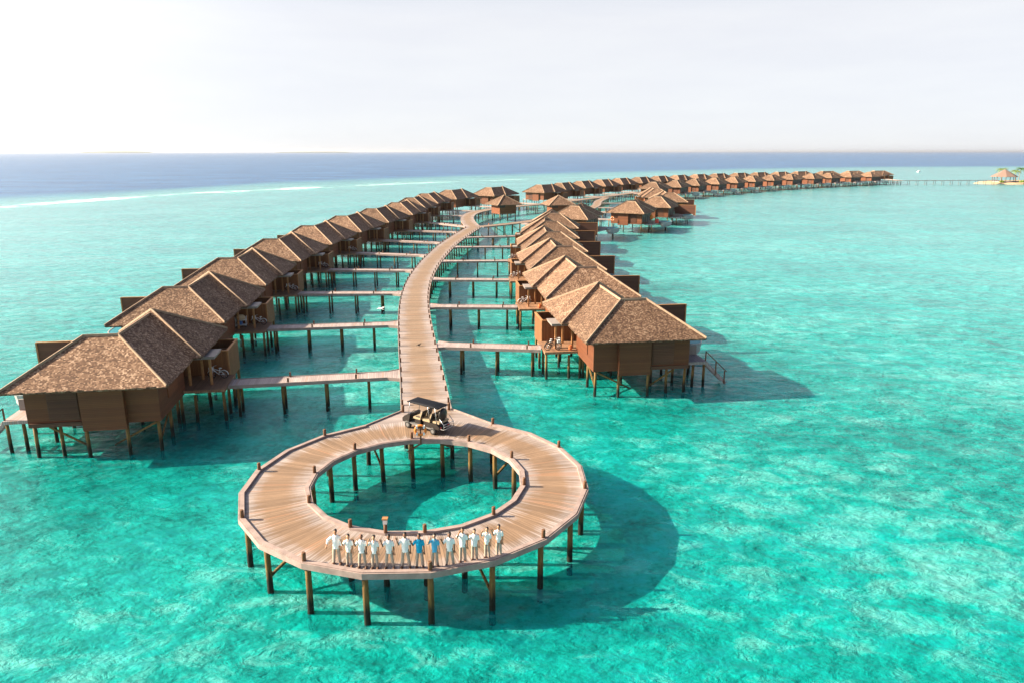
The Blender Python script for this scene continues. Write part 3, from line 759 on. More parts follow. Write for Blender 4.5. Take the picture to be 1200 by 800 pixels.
# ------------------------------------------------------------------ bicycles, pots and other things on the entry decks
def bicycle_parts(frame,seat):
    r=empty('bicycle')
    for x in (-.52,.52):
        b=MB(); b.tube([(x+.32*math.cos(a*math.pi/9),0,.34+.32*math.sin(a*math.pi/9)) for a in range(18)],.035,6,closed=True)
        wo=b.build('wheel',MAT['black_rubber'],r)
        s_=MB()
        for a in range(8): s_.bar((x,0,.34),(x+.31*math.cos(a*math.pi/4),0,.34+.31*math.sin(a*math.pi/4)),.012,.012,up=(0,1,0))
        s_.ball((x,0,.34),.05,8,5); s_.build('spokes',MAT['chrome_spoke'],wo)
    b=MB()
    for p,q in (((-.52,0,.34),(-.05,0,.32)),((-.05,0,.32),(-.2,0,.82)),((-.05,0,.32),(.38,0,.78)),((-.52,0,.34),(-.17,0,.72)),((-.15,0,.66),(.38,0,.82)),((.38,0,.82),(.52,0,.34)),((.38,0,.78),(.34,0,1.0))):
        b.tube([p,q],.028,6)
    b.build('frame',MAT[frame],r)
    b=MB(); b.tube([(.2,-.3,1.02),(.34,-.12,1.02),(.34,.12,1.02),(.2,.3,1.02)],.02,6); b.build('handlebar',MAT['steel'],r)
    b=MB(); b.ball((-.24,0,.88),(.15,.08,.05),8,5); b.build('saddle',MAT[seat],r)
    b=MB(); b.box(.4,.68,-.16,.16,.72,.96); b.build('basket',MAT[seat],r)
    b=MB(); 
    b.tube([(-.52+.37*math.cos(R(a)),0,.34+.37*math.sin(R(a))) for a in (20,60,100,140,180)],.035,6); b.tube([(.52+.37*math.cos(R(a)),0,.34+.37*math.sin(R(a))) for a in (20,60,100,140)],.035,6)
    b.build('mudguard',MAT[frame],r)
    return r
bw=bicycle_parts('white_paint','white_paint'); bb=bicycle_parts('black_plastic','white_paint')
used={}
def place_bike(src,v,lx,ly,rot,label):
    x,y,h,m=v
    o=src if src not in used else copy_tree(src)
    used[src]=1
    p=loc2w(x,y,h,m,lx,ly); o.location=(p.x,p.y,DECK-.008); o.rotation_euler=(0,0,R(h-90)+(R(rot) if not m else R(180-rot)))
    tag(o,label,'bicycle','bicycles parked on the villa decks')
V={(r,i):(x,y,h,m) for (r,i,x,y,h,m,n) in villas}
place_bike(bb,V[('R',0)],-1.3,7.6,5,'dark bicycle with pale wheels parked outside the nearest right villa')
place_bike(bb,V[('R',0)],-1.1,8.3,12,'black bicycle leaning just behind another outside the nearest right villa')
for k in (1,2,3): place_bike(bw,V[('R',k)],-1.2,9.9,8,'white bicycle on the entry deck of the %s right row villa'%ORD[k])
for k in range(0,5): place_bike(bw,V[('L',k)],-1.0,10.1,10,'white bicycle in the shade outside the %s left row villa'%(ORD[k] if k else 'nearest'))
def lathe(prof,n=14):
    b=MB()
    for (r0,z0),(r1,z1) in zip(prof,prof[1:]):
        for j in range(n):
            a,c=2*math.pi*j/n,2*math.pi*(j+1)/n
            b.face([(r0*math.cos(a),r0*math.sin(a),z0),(r0*math.cos(c),r0*math.sin(c),z0),(r1*math.cos(c),r1*math.sin(c),z1),(r1*math.cos(a),r1*math.sin(a),z1)],smooth=True)
    return b
potm=lathe([(0,0),(.13,0),(.22,.18),(.2,.32),(.13,.42),(.16,.48),(.11,.48),(.08,.4)]).mesh('clay_pot',MAT['clay'])
for k,nm in ((0,'nearest'),(1,'second')):
    p=loc2w(*V[('R',k)],.35,7.35); o=bpy.data.objects.new('clay_pot',potm); col.objects.link(o); o.location=(p.x,p.y,DECK-.008)
    tag(o,'round terracotta pot on the entry deck of the %s villa at right'%nm,'pot','clay pots on entry decks')
# housekeeping trolley outside the second left villa
p=loc2w(*V[('L',1)],.7,9.3); tr=tag(empty('housekeeping_trolley',(p.x,p.y,DECK-.01),R(10)),'housekeeping trolley with beige canvas sack outside the second left villa','trolley')
b=MB(); b.box(-.55,.55,-.3,.3,.2,.26); b.box(-.55,.55,-.3,.3,.75,.8)
for x in (-.53,.53):
    for y in (-.28,.28): b.box(x-.025,x+.025,y-.025,y+.025,.1,1.15)
b.build('rack',MAT['white_paint'],tr)
b=MB(); b.ball((0,0,1.02),(.5,.36,.34),12,8); b.build('laundry_sack',MAT['canvas_beige'],tr)
b=MB(); b.box(-.3,.1,-.28,.25,.28,.6); b.build('bucket',MAT['blue_plastic'],tr)
for x in (-.5,.5):
    b=MB(); b.tube([(x,-.28,.1),(x,.28,.1)],.1,10); b.build('wheel',MAT['black_rubber'],tr)
# towels and a life ring on the orange walled pool villa
def life_ring(name,loc,rz,label,r=.33,post=True,cross=True):
    root=tag(empty(name,loc,rz),label,'life ring')
    b=MB(); b.tube([(r*math.cos(a*math.pi/12),0,r*math.sin(a*math.pi/12)) for a in range(24)],.085,8,closed=True)
    b.build('buoy_ring',MAT['orange_ring'],root)
    b=MB()
    for a in (45,135,225,315):
        c=Vector((r*math.cos(R(a)),0,r*math.sin(R(a)))); b.bar(c+Vector((0,-.092,0)),c+Vector((0,.092,0)),.12,.19)
    b.build('reflective_band',MAT['white_paint'],root)
    return root
lr=life_ring('life_ring',(-6.0,44.5,3.2),R(4),'orange life ring on a short post at the ring inner edge by the cart')
b=MB(); b.bar((0,.1,-1.05),(0,.1,.06),.1,.1); b.bar((-.3,.1,0),(.3,.1,0),.06,.05); b.bar((0,.1,-.3),(0,.1,.32),.06,.06,up=(0,1,0)); b.build('post',MAT['post_wood'],lr)
b=MB(); b.bar((0,.12,-.98),(-.9,.25,-1.6),.08,.1); b.build('brace',MAT['post_wood'],lr)
p=loc2w(*V[('C',0)],9.95,6.2)
life_ring('life_ring',(27.0,197.0,3.4),R(-30),'small orange life ring on the wall above the curved pool',.45)
# rolled orange float and red towel on the second pool villa terrace
p=loc2w(25.3,197.9,60,0,9.96,6.6)
o=MB(); o.ball((0,0,0),(.5,.28,.7),12,8); o=o.build('beach_float',MAT['orange_ring']); o.location=(p.x+.5,p.y-.3,3.6); tag(o,'orange inflatable float hanging in the shaded pool terrace','float')
p=loc2w(25.3,197.9,60,0,12.2,6.4)
o=MB(); o.box(-.5,.5,-.06,.06,-.6,.5); o.bar((-.55,0,.5),(.55,0,.5),.16,.1); o=o.build('red_towel',MAT['red_cloth']); o.location=(p.x,p.y,2.75); o.rotation_euler=(0,0,R(-20)); tag(o,'red towel hung on the terrace rail beside a curved pool','towel')
# ------------------------------------------------------------------ golf cart
def golf_cart():
    r=empty('golf_cart')       # faces -x, width along y
    def bm_(pts,y0,y1):        # extrude an x-z outline along y
        b=MB(); n=len(pts)
        b.face([(x,y0,z) for x,z in pts]); b.face([(x,y1,z) for x,z in reversed(pts)])
        for i in range(n):
            (xa,za),(xb,zb)=pts[i],pts[(i+1)%n]; b.face([(xa,y0,za),(xa,y1,za),(xb,y1,zb),(xb,y0,zb)])
        return b
    bm_([(-1.62,.38),(1.25,.32),(1.25,.42),(-1.2,.44),(-1.3,.5)],-.58,.58).build('chassis',MAT['silver_paint'],r)
    b=bm_([(-1.72,.4),(-1.15,.42),(-1.02,.98),(-1.2,1.02),(-1.55,.82),(-1.74,.62)],-.56,.56); b.build('front_cowl',MAT['black_plastic'],r)
    b=bm_([(.2,.44),(1.55,.42),(1.6,.6),(1.35,.78),(.25,.8)],-.56,.56); b.build('rear_body',MAT['black_plastic'],r)
    b=bm_([(-.62,.44),(-.12,.44),(-.12,.78),(-.62,.78)],-.5,.5); b.build('seat_box',MAT['black_plastic'],r)
    for x0 in (-.72,.12):
        sgn=-1
        b=MB(); b.box(x0,x0+.62,-.54,.54,.8,.93); s_=b.build('seat',MAT['cream_vinyl'],r)
        b=MB()
        for yy in (-.3,.3):
            b.bar((x0+.6,yy,.95),(x0+.8,yy,1.4),.46,.1,up=(1,0,0))
        b.build('backrest',MAT['cream_vinyl'],s_)
        b=MB()
        for yy in (-.3,.3): b.bar((x0+.68,yy,.97),(x0+.88,yy,1.45),.5,.05,up=(1,0,0))
        b.build('backrest_shell',MAT['black_plastic'],s_)
    b=MB(); b.box(1.0,1.55,-.52,.52,.82,.94); s_=b.build('seat',MAT['cream_vinyl'],r)
    # rear rack with a black bag
    b=MB()
    for yy in (-.5,.5): b.tube([(1.5,yy,.5),(1.95,yy,.5),(1.95,yy,.85),(1.6,yy,1.2)],.025,6)
    for z in (.5,.68,.85): b.tube([(1.95,-.5,z),(1.95,.5,z)],.02,6)
    b.build('rear_rack',MAT['steel'],r)
    b=MB(); b.ball((1.42,.05,1.35),(.16,.42,.45),10,8); b.build('rear_bag',MAT['black_plastic'],r)
    for x,y in ((-1.22,-.52),(-1.22,.52),(1.05,-.52),(1.05,.52)):
        b=MB(); b.tube([(x,y-.1,.25),(x,y-.08,.25),(x,y+.08,.25),(x,y+.1,.25)],[.2,.25,.25,.2],16); w_=b.build('wheel',MAT['black_rubber'],r)
        b=MB(); yy=y-.105 if y<0 else y+.105; b.tube([(x,yy-.01,.25),(x,yy+.01,.25)],.13,12); b.build('rim',MAT['silver_paint'],w_)
    # posts and roof
    for (xa,za,xb) in ((-1.18,.98,-.98),(1.35,.75,1.25)):
        for yy in (-.54,.54):
            b=MB(); b.tube([(xa,yy,za),(xb,yy,1.92)],.022,6); b.build('roof_strut',MAT['steel'],r)
    for yy in (-.54,.54):
        b=MB(); b.tube([(.75,yy,.95),(.6,yy,1.92)],.018,6); b.build('roof_strut',MAT['steel'],r)
    b=MB(); n=10; L0,L1=-1.25,1.5
    def rz(x,y): return 1.92+.1*(1-(2*(x-L0)/(L1-L0)-1)**4)*(1-(abs(y)/.56)**3)
    xs_=[L0+(L1-L0)*i/n for i in range(n+1)]; ys_=[-.56+1.12*j/6 for j in range(7)]
    for i in range(n):
        for j in range(6):
            q=[(xs_[i],ys_[j]),(xs_[i+1],ys_[j]),(xs_[i+1],ys_[j+1]),(xs_[i],ys_[j+1])]
            b.face([(x,y,rz(x,y)) for x,y in q],smooth=True); b.face([(x,y,rz(x,y)-.05) for x,y in reversed(q)],smooth=True)
    for i in range(n):
        for y,fl in ((-.56,1),(.56,-1)):
            q=[(xs_[i],y),(xs_[i+1],y)]; f=[(q[0][0],y,1.87),(q[1][0],y,1.87),(q[1][0],y,1.92),(q[0][0],y,1.92)]; b.face(f if fl>0 else f[::-1])
    for x,fl in ((L0,-1),(L1,1)):
        f=[(x,-.56,1.87),(x,.56,1.87),(x,.56,1.92),(x,-.56,1.92)]; b.face(f if fl>0 else f[::-1])
    b.build('roof',MAT['cart_roof'],r)
    b=MB(); b.tube([(-.98+.17*math.cos(a*math.pi/8)*.5,-.26+.17*math.sin(a*math.pi/8),1.12+.17*math.cos(a*math.pi/8)*.85) for a in range(16)],.016,6,closed=True); b.tube([(-.98,-.26,1.12),(-1.12,-.26,.95)],.02,6)
    b.build('steering_wheel',MAT['black_plastic'],r)
    b=MB(); b.bar((-.5,-.52,.98),(-.1,-.52,1.02),.04,.05); b.bar((-.5,.52,.98),(-.1,.52,1.02),.04,.05); b.build('armrest',MAT['black_plastic'],r)
    for yy in (-.36,.36):
        b=MB(); b.ball((-1.68,yy,.66),(.05,.1,.06),8,5); b.build('headlight',MAT['white_paint'],r)
    for yy in (-.4,.4):
        b=MB(); b.box(1.55,1.6,yy-.07,yy+.07,.52,.6); b.build('taillight',MAT['red_cloth'],r)
    return r
gc=golf_cart(); gc.location=(-5.85,46.75,DECK+.005); gc.rotation_euler=(0,0,math.atan2(-.57,.82))
tag(gc,'black golf cart with cream seats and dark roof parked where boardwalk meets ring','golf cart')
# ------------------------------------------------------------------ people
def remesh(mb,name,voxel,mat,parent,smooth_it=3):
    me=mb.mesh(name,mat); o=bpy.data.objects.new(name,me); col.objects.link(o)
    m=o.modifiers.new('r','REMESH'); m.mode='VOXEL'; m.voxel_size=voxel; m.use_smooth_shade=True
    s=o.modifiers.new('s','SMOOTH'); s.iterations=smooth_it; s.factor=.5
    dg=bpy.context.evaluated_depsgraph_get(); me2=bpy.data.meshes.new_from_object(o.evaluated_get(dg)); me2.name=name
    me2.materials.clear(); me2.materials.append(mat)
    o.modifiers.clear(); o.data=me2; o.parent=parent; bpy.data.meshes.remove(me)
    return o
def limb(b,pts,rad):
    for i in range(len(pts)-1): b.tube([pts[i],pts[i+1]],[rad[i],rad[i+1]],10)
    for p,r_ in zip(pts,rad): b.ball(p,r_*1.0,10,7)
def ell_tube(b,secs,n=16):
    """closed loft of horizontal ellipses (x, y, z, rx, ry)"""
    rings=[[(x+rx*math.cos(2*math.pi*j/n),y+ry*math.sin(2*math.pi*j/n),z) for j in range(n)] for x,y,z,rx,ry in secs]
    for a,c in zip(rings,rings[1:]):
        for j in range(n): b.face([a[j],a[(j+1)%n],c[(j+1)%n],c[j]])
    b.face(rings[0][::-1]); b.face(rings[-1])
def person(x,y,h,shirt,skin,label,elbow,hand,bald=False,glasses=False,girth=1.0,stance=.1,longsleeve=False,turn=0.0,female=False):
    k=h/1.74
    r=tag(empty('person',(x,y,DECK+.004),R(turn)),label,'person','people standing in a row on the ring'); r.scale=(k,k,k)
    g=girth*.9
    # joints; person faces -y, so the person's right arm lies at -x
    hipz,kz,az=.9,.49,.08; sh=.185*g; shz=1.4
    st=stance
    def leg(b,s,r0,r1,r2,foot): 
        limb(b,[(s*.095*g,0,hipz),(s*(.095*g+st*.25),-.015,kz),(s*(.09*g+st*.5),.015,az)],[r0,r1,r2])
    skin_m=SK[skin]
    b=MB()
    ell_tube(b,[(0,0,.84,.14*g,.1*g),(0,0,.95,.16*g,.115*g),(0,0,1.08,.14*g,.1*g),(0,0,1.25,.165*g,.11*g),(0,0,1.38,.17*g,.1*g),(0,0,1.455,.09,.07)])
    for s in (-1,1): leg(b,s,.083,.056,.04,True); limb(b,[(s*(.09*g+st*.5),.03,.06),(s*(.1*g+st*.55),-.13,.045)],[.045,.04])
    limb(b,[(0,.005,1.42),(0,-.01,1.53)],[.058,.055])
    # head with jaw, nose, ears, brow
    b.ball((0,-.01,1.635),(.074,.094,.106),14,10); b.ball((0,-.04,1.585),(.055,.062,.058),12,8)
    b.ball((0,-.108,1.628),(.015,.022,.026),8,6); b.ball((0,-.09,1.66),(.05,.018,.012),8,6); b.ball((0,-.095,1.583),(.026,.012,.009),8,5)
    for s in (-1,1): b.ball((s*.076,.0,1.63),(.013,.022,.032),8,6)
    S=Vector((-sh,0,shz)); E_=S+Vector(elbow); H=E_+Vector(hand)
    limb(b,[S,E_,H],[.05,.04,.027])
    S2=Vector((sh,0,shz)); E2=S2+Vector((.045,.02,-.29)); H2=E2+Vector((.015,-.06,-.25))
    limb(b,[S2,E2,H2],[.05,.04,.027])
    for (w_,e_,sgn) in ((H,E_,-1),(H2,E2,1)):
        d_=(w_-e_).normalized(); side=d_.cross(Vector((0,1,0)))
        side=side.normalized() if side.length>.1 else Vector((1,0,0)); nrm=side.cross(d_)
        limb(b,[w_,w_+d_*.08],[.027,.037])
        for f,ln in ((-1.5,.065),(-.5,.08),(.5,.075),(1.5,.055)):
            p0=w_+d_*.09+side*f*.022; p1=p0+d_*ln*.55+nrm*.006+side*f*.008; p2=p1+d_*ln*.55+nrm*.014+side*f*.006
            limb(b,[p0,p1,p2],[.0105,.0095,.0085])
        p0=w_+d_*.025+side*(-.03); p1=p0+d_*.035-side*.022; limb(b,[p0,p1,p1+d_*.03+nrm*.008],[.012,.011,.009])
    remesh(b,'body',.007,skin_m,r,1)
    # shirt
    b=MB()
    ell_tube(b,[(0,0,.8,.172*g,.125*g),(0,0,.84,.175*g,.13*g),(0,0,1.0,.165*g,.122*g),(0,0,1.2,.18*g,.125*g),(0,0,1.33,.192*g,.115*g),(0,0,1.4,.17*g,.095*g),(0,0,1.45,.12*g,.08*g),(0,.01,1.48,.075,.068)])
    sl=.95 if longsleeve else .72
    for A,B in ((S,E_),(S2,E2)): limb(b,[A+Vector((0,0,-.015)),A.lerp(B,sl)],[.06,.064])
    if longsleeve:
        for B,C_ in ((E_,H),(E2,H2)): limb(b,[B,B.lerp(C_,.6)],[.056,.046])
    remesh(b,'shirt',.012,MAT[shirt],r,3)
    b=MB(); b.tube([(-.055,-.085,1.465),(0,-.125,1.36),(.055,-.085,1.465)],.012,6); b.bar((0,-.132,.88),(0,-.132,1.33),.018,.006,up=(0,-1,0))
    b.build('collar',MAT[shirt],r)
    # trousers
    b=MB(); ell_tube(b,[(0,0,.82,.145*g,.105*g),(0,0,.9,.163*g,.12*g),(0,0,.97,.16*g,.115*g)])
    for s in (-1,1): limb(b,[(s*.095*g,0,.86),(s*(.095*g+st*.25),-.015,kz),(s*(.09*g+st*.5),.015,.1)],[.095*g,.074,.066])
    remesh(b,'trousers',.012,MAT['trouser'],r,2)
    for s in (-1,1):
        b=MB(); xx=s*(.1*g+st*.52)
        limb(b,[(xx,.05,.048),(xx+s*.012,-.09,.045),(xx+s*.02,-.17,.04)],[.05,.055,.045]); b.box(xx-.05,xx+.05,-.2,.09,0,.03)
        b.build('shoe',MAT['shoe'],r)
    if not bald:
        b=MB(); b.ball((0,.018,1.672),(.083,.097,.093),14,10)
        if female: b.ball((0,.075,1.6),(.075,.055,.1),12,8)
        o=b.build('hair',MAT['hair'],r)
    else:
        b=MB(); b.ball((0,.04,1.65),(.079,.075,.07),12,8); b.build('hair',MAT['hair'],r)
    for s in (-1,1):
        b=MB(); b.ball((s*.03,-.098,1.64),(.011,.007,.007),8,5); b.build('eye',MAT['lens'],r)
    if glasses:
        b=MB(); b.box(-.07,.07,-.122,-.108,1.625,1.66); b.bar((-.078,-.11,1.645),(-.08,.02,1.645),.006,.012); b.bar((.078,-.11,1.645),(.08,.02,1.645),.006,.012); b.build('sunglasses',MAT['lens'],r)
    return r
HI=((-.1,-.11,-.2),(-.05,-.1,.29))     # waving: forearm up
SAL=((-.15,-.14,-.12),(.09,-.06,.27))      # saluting: hand at brow
OUT=((-.19,-.04,-.18),(-.03,-.12,-.17))  # elbow out, arm low
CH=((-.12,-.05,-.22),(-.06,-.14,.23))
FACE=((-.08,-.2,-.05),(.11,-.03,.26))
PE=[ # px derived stance positions in metres
 (-8.08,29.86,1.75,'shirt_white',1,'man in white shirt at far left of the row, elbow held out from his side',OUT,dict(stance=.12,longsleeve=True,turn=4)),
 (-7.46,29.66,1.62,'shirt_white',0,'short woman in white shirt waving beside the man at far left',HI,dict(female=True,girth=.9,stance=.06)),
 (-6.84,29.55,1.68,'shirt_white',2,'bald man in white shirt waving, third from the left of the row',HI,dict(bald=True,stance=.14)),
 (-6.26,29.5,1.66,'shirt_white',0,'person in white shirt saluting, fourth from the left of the row',SAL,dict(girth=.92,stance=.08)),
 (-5.59,29.52,1.68,'shirt_white',2,'man in white shirt with raised open palm, in front of the lamp post',HI,dict(girth=1.02,stance=.18)),
 (-4.86,29.56,1.76,'shirt_white',2,'tallest dark skinned man in white shirt waving left of the blue shirts',HI,dict(girth=1.05,stance=.17)),
 (-4.22,29.56,1.7,'shirt_blue',2,'man in bright blue shirt with one hand raised to shoulder',CH,dict(girth=1.0,stance=.12)),
 (-3.53,29.63,1.66,'shirt_pale_blue',3,'person in pale blue shirt and sunglasses saluting',SAL,dict(glasses=True,girth=.95,stance=.08)),
 (-2.85,29.7,1.7,'shirt_white',2,'man in white shirt just right of the two blue shirts',CH,dict(girth=1.0,stance=.16)),
 (-2.28,30.02,1.74,'shirt_white',1,'man in white shirt with hand up at his face',FACE,dict(girth=1.0,stance=.06)),
 (-1.74,30.2,1.58,'shirt_white',0,'shorter woman in loose white shirt with bent raised arm',HI,dict(female=True,girth=1.05,stance=.05)),
 (-1.16,30.36,1.58,'shirt_white',0,'person in white shirt shading the eyes, second from right end',SAL,dict(girth=.88,stance=.04,turn=-15)),
 (-.62,30.5,1.64,'shirt_white',1,'person in white shirt at the right end of the row waving',HI,dict(girth=.88,stance=.03,turn=-12)),
]
for (x,y,h,sh,sk,lab,pose,kw) in PE: person(x,y,h,sh,sk,lab,pose[0],pose[1],**kw)
# lamp on an inner post behind the row
p=rv(RI+.14,0)
lp=tag(empty('bollard_lamp',(p.x,p.y,DECK)),'small bollard lamp on the inner edge of the ring behind the people','lamp')
b=MB(); b.tube([(0,0,0),(0,0,.62)],.09,10); b.build('post',MAT['post_wood'],lp)
b=MB(); b.box(-.1,.1,-.1,.1,.62,.86); b.build('lamp_housing',MAT['white_paint'],lp)
b=MB(); b.box(-.14,.14,-.14,.14,.863,.93); b.build('lamp_cap',MAT['trim_wood'],lp)
# ------------------------------------------------------------------ birds, rocks, boat
def bird(loc,rz,mat,label,flying):
    b=MB(); b.ball((0,0,.16),(.17,.075,.08),10,7); b.ball((.17,0,.25),(.055,.05,.05),8,6); b.tube([(.2,0,.25),(.3,0,.235)],[.02,.005],6); b.bar((-.12,0,.15),(-.32,0,.11),.09,.02)
    if flying:
        for s in (-1,1):
            b.face([(.08,s*.05,.18),(.05,s*.35,.27),(-.02,s*.62,.22),(-.1,s*.33,.25),(-.1,s*.05,.17)]); b.face([(-.1,s*.05,.165),(-.1,s*.33,.245),(-.02,s*.62,.215),(.05,s*.35,.265),(.08,s*.05,.175)])
    else:
        for s in (-1,1): b.tube([(0,s*.03,.1),(.01,s*.03,0)],.01,5)
    o=b.build('bird',MAT[mat]); o.location=loc; o.rotation_euler=(0,0,rz); tag(o,label,'bird'); return o
bird((-9.1,68.6,DECK+.002),.6,'bird_dark','dark bird standing on the boardwalk planks',False)
o=bird((-17.0,92.0,.9),2.6,'bird_white','white seabird gliding low over the water near the left footbridges',True); o.scale=(1.4,1.4,1.4)
def rock(x,y,s,label):
    b=MB(); rnd=random.Random(int(x*100))
    n,m=12,8; c=[]
    for i in range(m+1):
        for j in range(n):
            t=math.pi*i/m; a=2*math.pi*j/n; f=1+.25*math.sin(3*a+x)+.2*math.sin(5*t+y)
            c.append((s*f*math.sin(t)*math.cos(a),s*f*math.sin(t)*math.sin(a),s*.55*math.cos(t)))
    for i in range(m):
        for j in range(n): b.face([c[i*n+j],c[(i+1)*n+j],c[(i+1)*n+(j+1)%n],c[i*n+(j+1)%n]],smooth=True)
    o=b.build('coral_rock',MAT['coral']); o.location=(x,y,-.85-s*.35); tag(o,label,'rock','coral rocks under the water')
p=rv(RO-.32,0); rock(p.x+.1,p.y-.1,.55,'coral rock at the foot of the front pile below the row of people')
rock(-35.5,46.5,1.4,'wide coral rock under the outer corner of the nearest left villa'); rock(-33,45.5,1.1,'smaller coral rock just right of the wide one under the left villa')
rock(9.6,63.5,.7,'coral rock beside the piles of the nearest right villa')
b=tag(empty('motorboat',(432,790,0),R(20)),'tiny white motorboat far out on the lagoon','boat')
h_=MB(); h_.prism([(-2.4,-.8),(1,-.85),(2.7,0),(1,.85),(-2.4,.8)],-.2,.7); h_.build('hull',MAT['white_paint'],b)
h_=MB(); h_.box(-1.0,.5,-.5,.5,.703,1.4); h_.build('cabin',MAT['white_paint'],b)
o=MB(); o.tube([(0,0,-1.5),(0,0,1.1)],.12,8); o=o.build('marker_post',MAT['clay']); o.location=(-6.6,208,0); tag(o,'reddish marker post standing in the water inside the boardwalk loop','post')
# ------------------------------------------------------------------ islet at right, pavilion, palms
def blob_island(name,cx,cy,rx,ry,h,mat,seed,kind=True,rough=.12,n=48):
    b=MB(); rnd=random.Random(seed); ph=[rnd.uniform(0,6) for _ in range(6)]
    def rr(a): return 1+rough*(math.sin(2*a+ph[0])+.6*math.sin(3*a+ph[1])+.4*math.sin(5*a+ph[2]))
    rings=[(1.0,-.6),(.94,.35*h),(.8,.75*h),(.5,.95*h),(.2,h)]
    for (k0,z0),(k1,z1) in zip(rings,rings[1:]):
        for j in range(n):
            a,c=2*math.pi*j/n,2*math.pi*(j+1)/n
            b.face([(cx+rx*k0*rr(a)*math.cos(a),cy+ry*k0*rr(a)*math.sin(a),z0),(cx+rx*k0*rr(c)*math.cos(c),cy+ry*k0*rr(c)*math.sin(c),z0),(cx+rx*k1*rr(c)*math.cos(c),cy+ry*k1*rr(c)*math.sin(c),z1),(cx+rx*k1*rr(a)*math.cos(a),cy+ry*k1*rr(a)*math.sin(a),z1)],smooth=True)
    o=b.build(name,MAT[mat]); tag(o,kind='structure'); return o
blob_island('islet',372,512,50,26,1.5,'sand',3)
gz=tag(empty('gazebo',(333,503,1.3)),'open thatched gazebo on the sandy islet at the right edge','gazebo')
b=MB(); n=8; e=8.2; ap=(0,0,8.0)
q=[(e*math.cos(2*math.pi*i/n+.39),e*math.sin(2*math.pi*i/n+.39),3.2) for i in range(n)]
for i in range(n): b.face([q[i],q[(i+1)%n],ap]); 
b.face([(p[0],p[1],3.0) for p in reversed(q)])
for i in range(n): a,c=q[i],q[(i+1)%n]; b.face([(a[0],a[1],3.0),(c[0],c[1],3.0),c,a])
b.build('roof',MAT['thatch'],gz)
for i in range(n):
    b=MB(); b.tube([(6.6*math.cos(2*math.pi*i/n+.39),6.6*math.sin(2*math.pi*i/n+.39),-.5),(6.6*math.cos(2*math.pi*i/n+.39),6.6*math.sin(2*math.pi*i/n+.39),3.0)],.18,8); b.build('post',MAT['post_wood'],gz)
b=MB(); b.tube([(0,0,-.4),(0,0,.2)],6.9,24); b.build('floor',MAT['bridge_wood'],gz)
def palm(x,y,h,seed,label):
    rnd=random.Random(seed); r=tag(empty('palm_tree',(x,y,1.2)),label,'palm tree','palms on the islet')
    lean=(rnd.uniform(-1,1),rnd.uniform(-1,1)); b=MB()
    b.tube([(lean[0]*(t/6)**2,lean[1]*(t/6)**2,-.3+h*t/6) for t in range(7)],[.24,.2,.17,.15,.14,.13,.12],8); b.build('trunk',MAT['trunk_bark'],r)
    c=MB(); T=Vector((lean[0],lean[1],h-.3))
    for k in range(20):
        a=2*math.pi*k/20+rnd.uniform(-.2,.2); up=rnd.uniform(-.1,.9); L=rnd.uniform(3.2,4.4)
        pts=[T+Vector((math.cos(a)*L*t,math.sin(a)*L*t,up*L*t*.7-L*.55*t*t)) for t in (0,.2,.4,.6,.8,1)]
        sd=Vector((-math.sin(a),math.cos(a),0))
        for i in range(5):
            for s in (-1,1):
                for u in range(3):
                    p=pts[i].lerp(pts[i+1],u/3); w_=1.1*(1-abs((i+u/3)/5-.4))
                    p2=p+sd*s*w_+(pts[i+1]-pts[i])*.6+Vector((0,0,-.35*w_)); q_=pts[i].lerp(pts[i+1],(u+.7)/3)
                    c.face([p,p2,q_])
    c.build('crown',MAT['leaf_yellow' if seed%2 else 'leaf'],r)
palm(346,510,7.2,1,'yellow green palm leaning beside the gazebo on the islet'); palm(352,516,8.6,2,'darker taller palm behind the yellow one on the islet'); palm(342.5,520,8.2,3,'short palm nearest behind the gazebo roof on the islet')
def shrub(x,y,s,seed,label):
    rnd=random.Random(seed); b=MB()
    for k in range(220):
        a=rnd.uniform(0,6.28); t=math.acos(rnd.uniform(0,1)); rr=s*rnd.uniform(.6,1.05)
        p=Vector((rr*math.sin(t)*math.cos(a),rr*math.sin(t)*math.sin(a),rr*.6*math.cos(t))); d1=Vector((rnd.uniform(-1,1),rnd.uniform(-1,1),rnd.uniform(-.4,1))).normalized()*.35; d2=d1.orthogonal().normalized()*.2
        b.face([p,p+d1+d2,p+d1*1.8,p+d1-d2])
    o=b.build('shrub',MAT['leaf_yellow']); o.location=(x,y,1.1); tag(o,label,'shrub','shrubs on the islet')
shrub(338,491,2.0,1,'low bright shrub in front of the gazebo on the islet'); shrub(346,497,2.6,2,'wider bright shrub right of the gazebo under the palms'); shrub(328,497,1.4,3,'smallest green shrub at the gazebo left corner')
blob_island('distant_island',-6500,12400,650,160,26,'island_green',5)
blob_island('distant_island',-4050,15500,900,160,20,'island_green',6)
# ------------------------------------------------------------------ light, sky, camera
SUN_E,SUN_A=28.5,1.0      # elevation; azimuth ahead of straight left
to_sun=Vector((-math.cos(R(SUN_E))*math.cos(R(SUN_A)),math.cos(R(SUN_E))*math.sin(R(SUN_A)),math.sin(R(SUN_E))))
sun=bpy.data.lights.new('sun','SUN'); sun.energy=5.0; sun.angle=R(.55); sun.color=(1,.84,.61)
so=bpy.data.objects.new('sun',sun); col.objects.link(so); so.rotation_euler=to_sun.to_track_quat('Z','Y').to_euler(); so.location=(-100,10,80)
wd=bpy.data.worlds.new('World'); scene.world=wd; wd.use_nodes=True; nt=wd.node_tree; nt.nodes.clear()
sky=nt.nodes.new('ShaderNodeTexSky'); sky.sky_type='NISHITA'; sky.sun_disc=False; sky.sun_elevation=R(SUN_E)
sky.sun_rotation=math.atan2(to_sun.x,to_sun.y); sky.air_density=.55; sky.dust_density=.5; sky.ozone_density=2.0
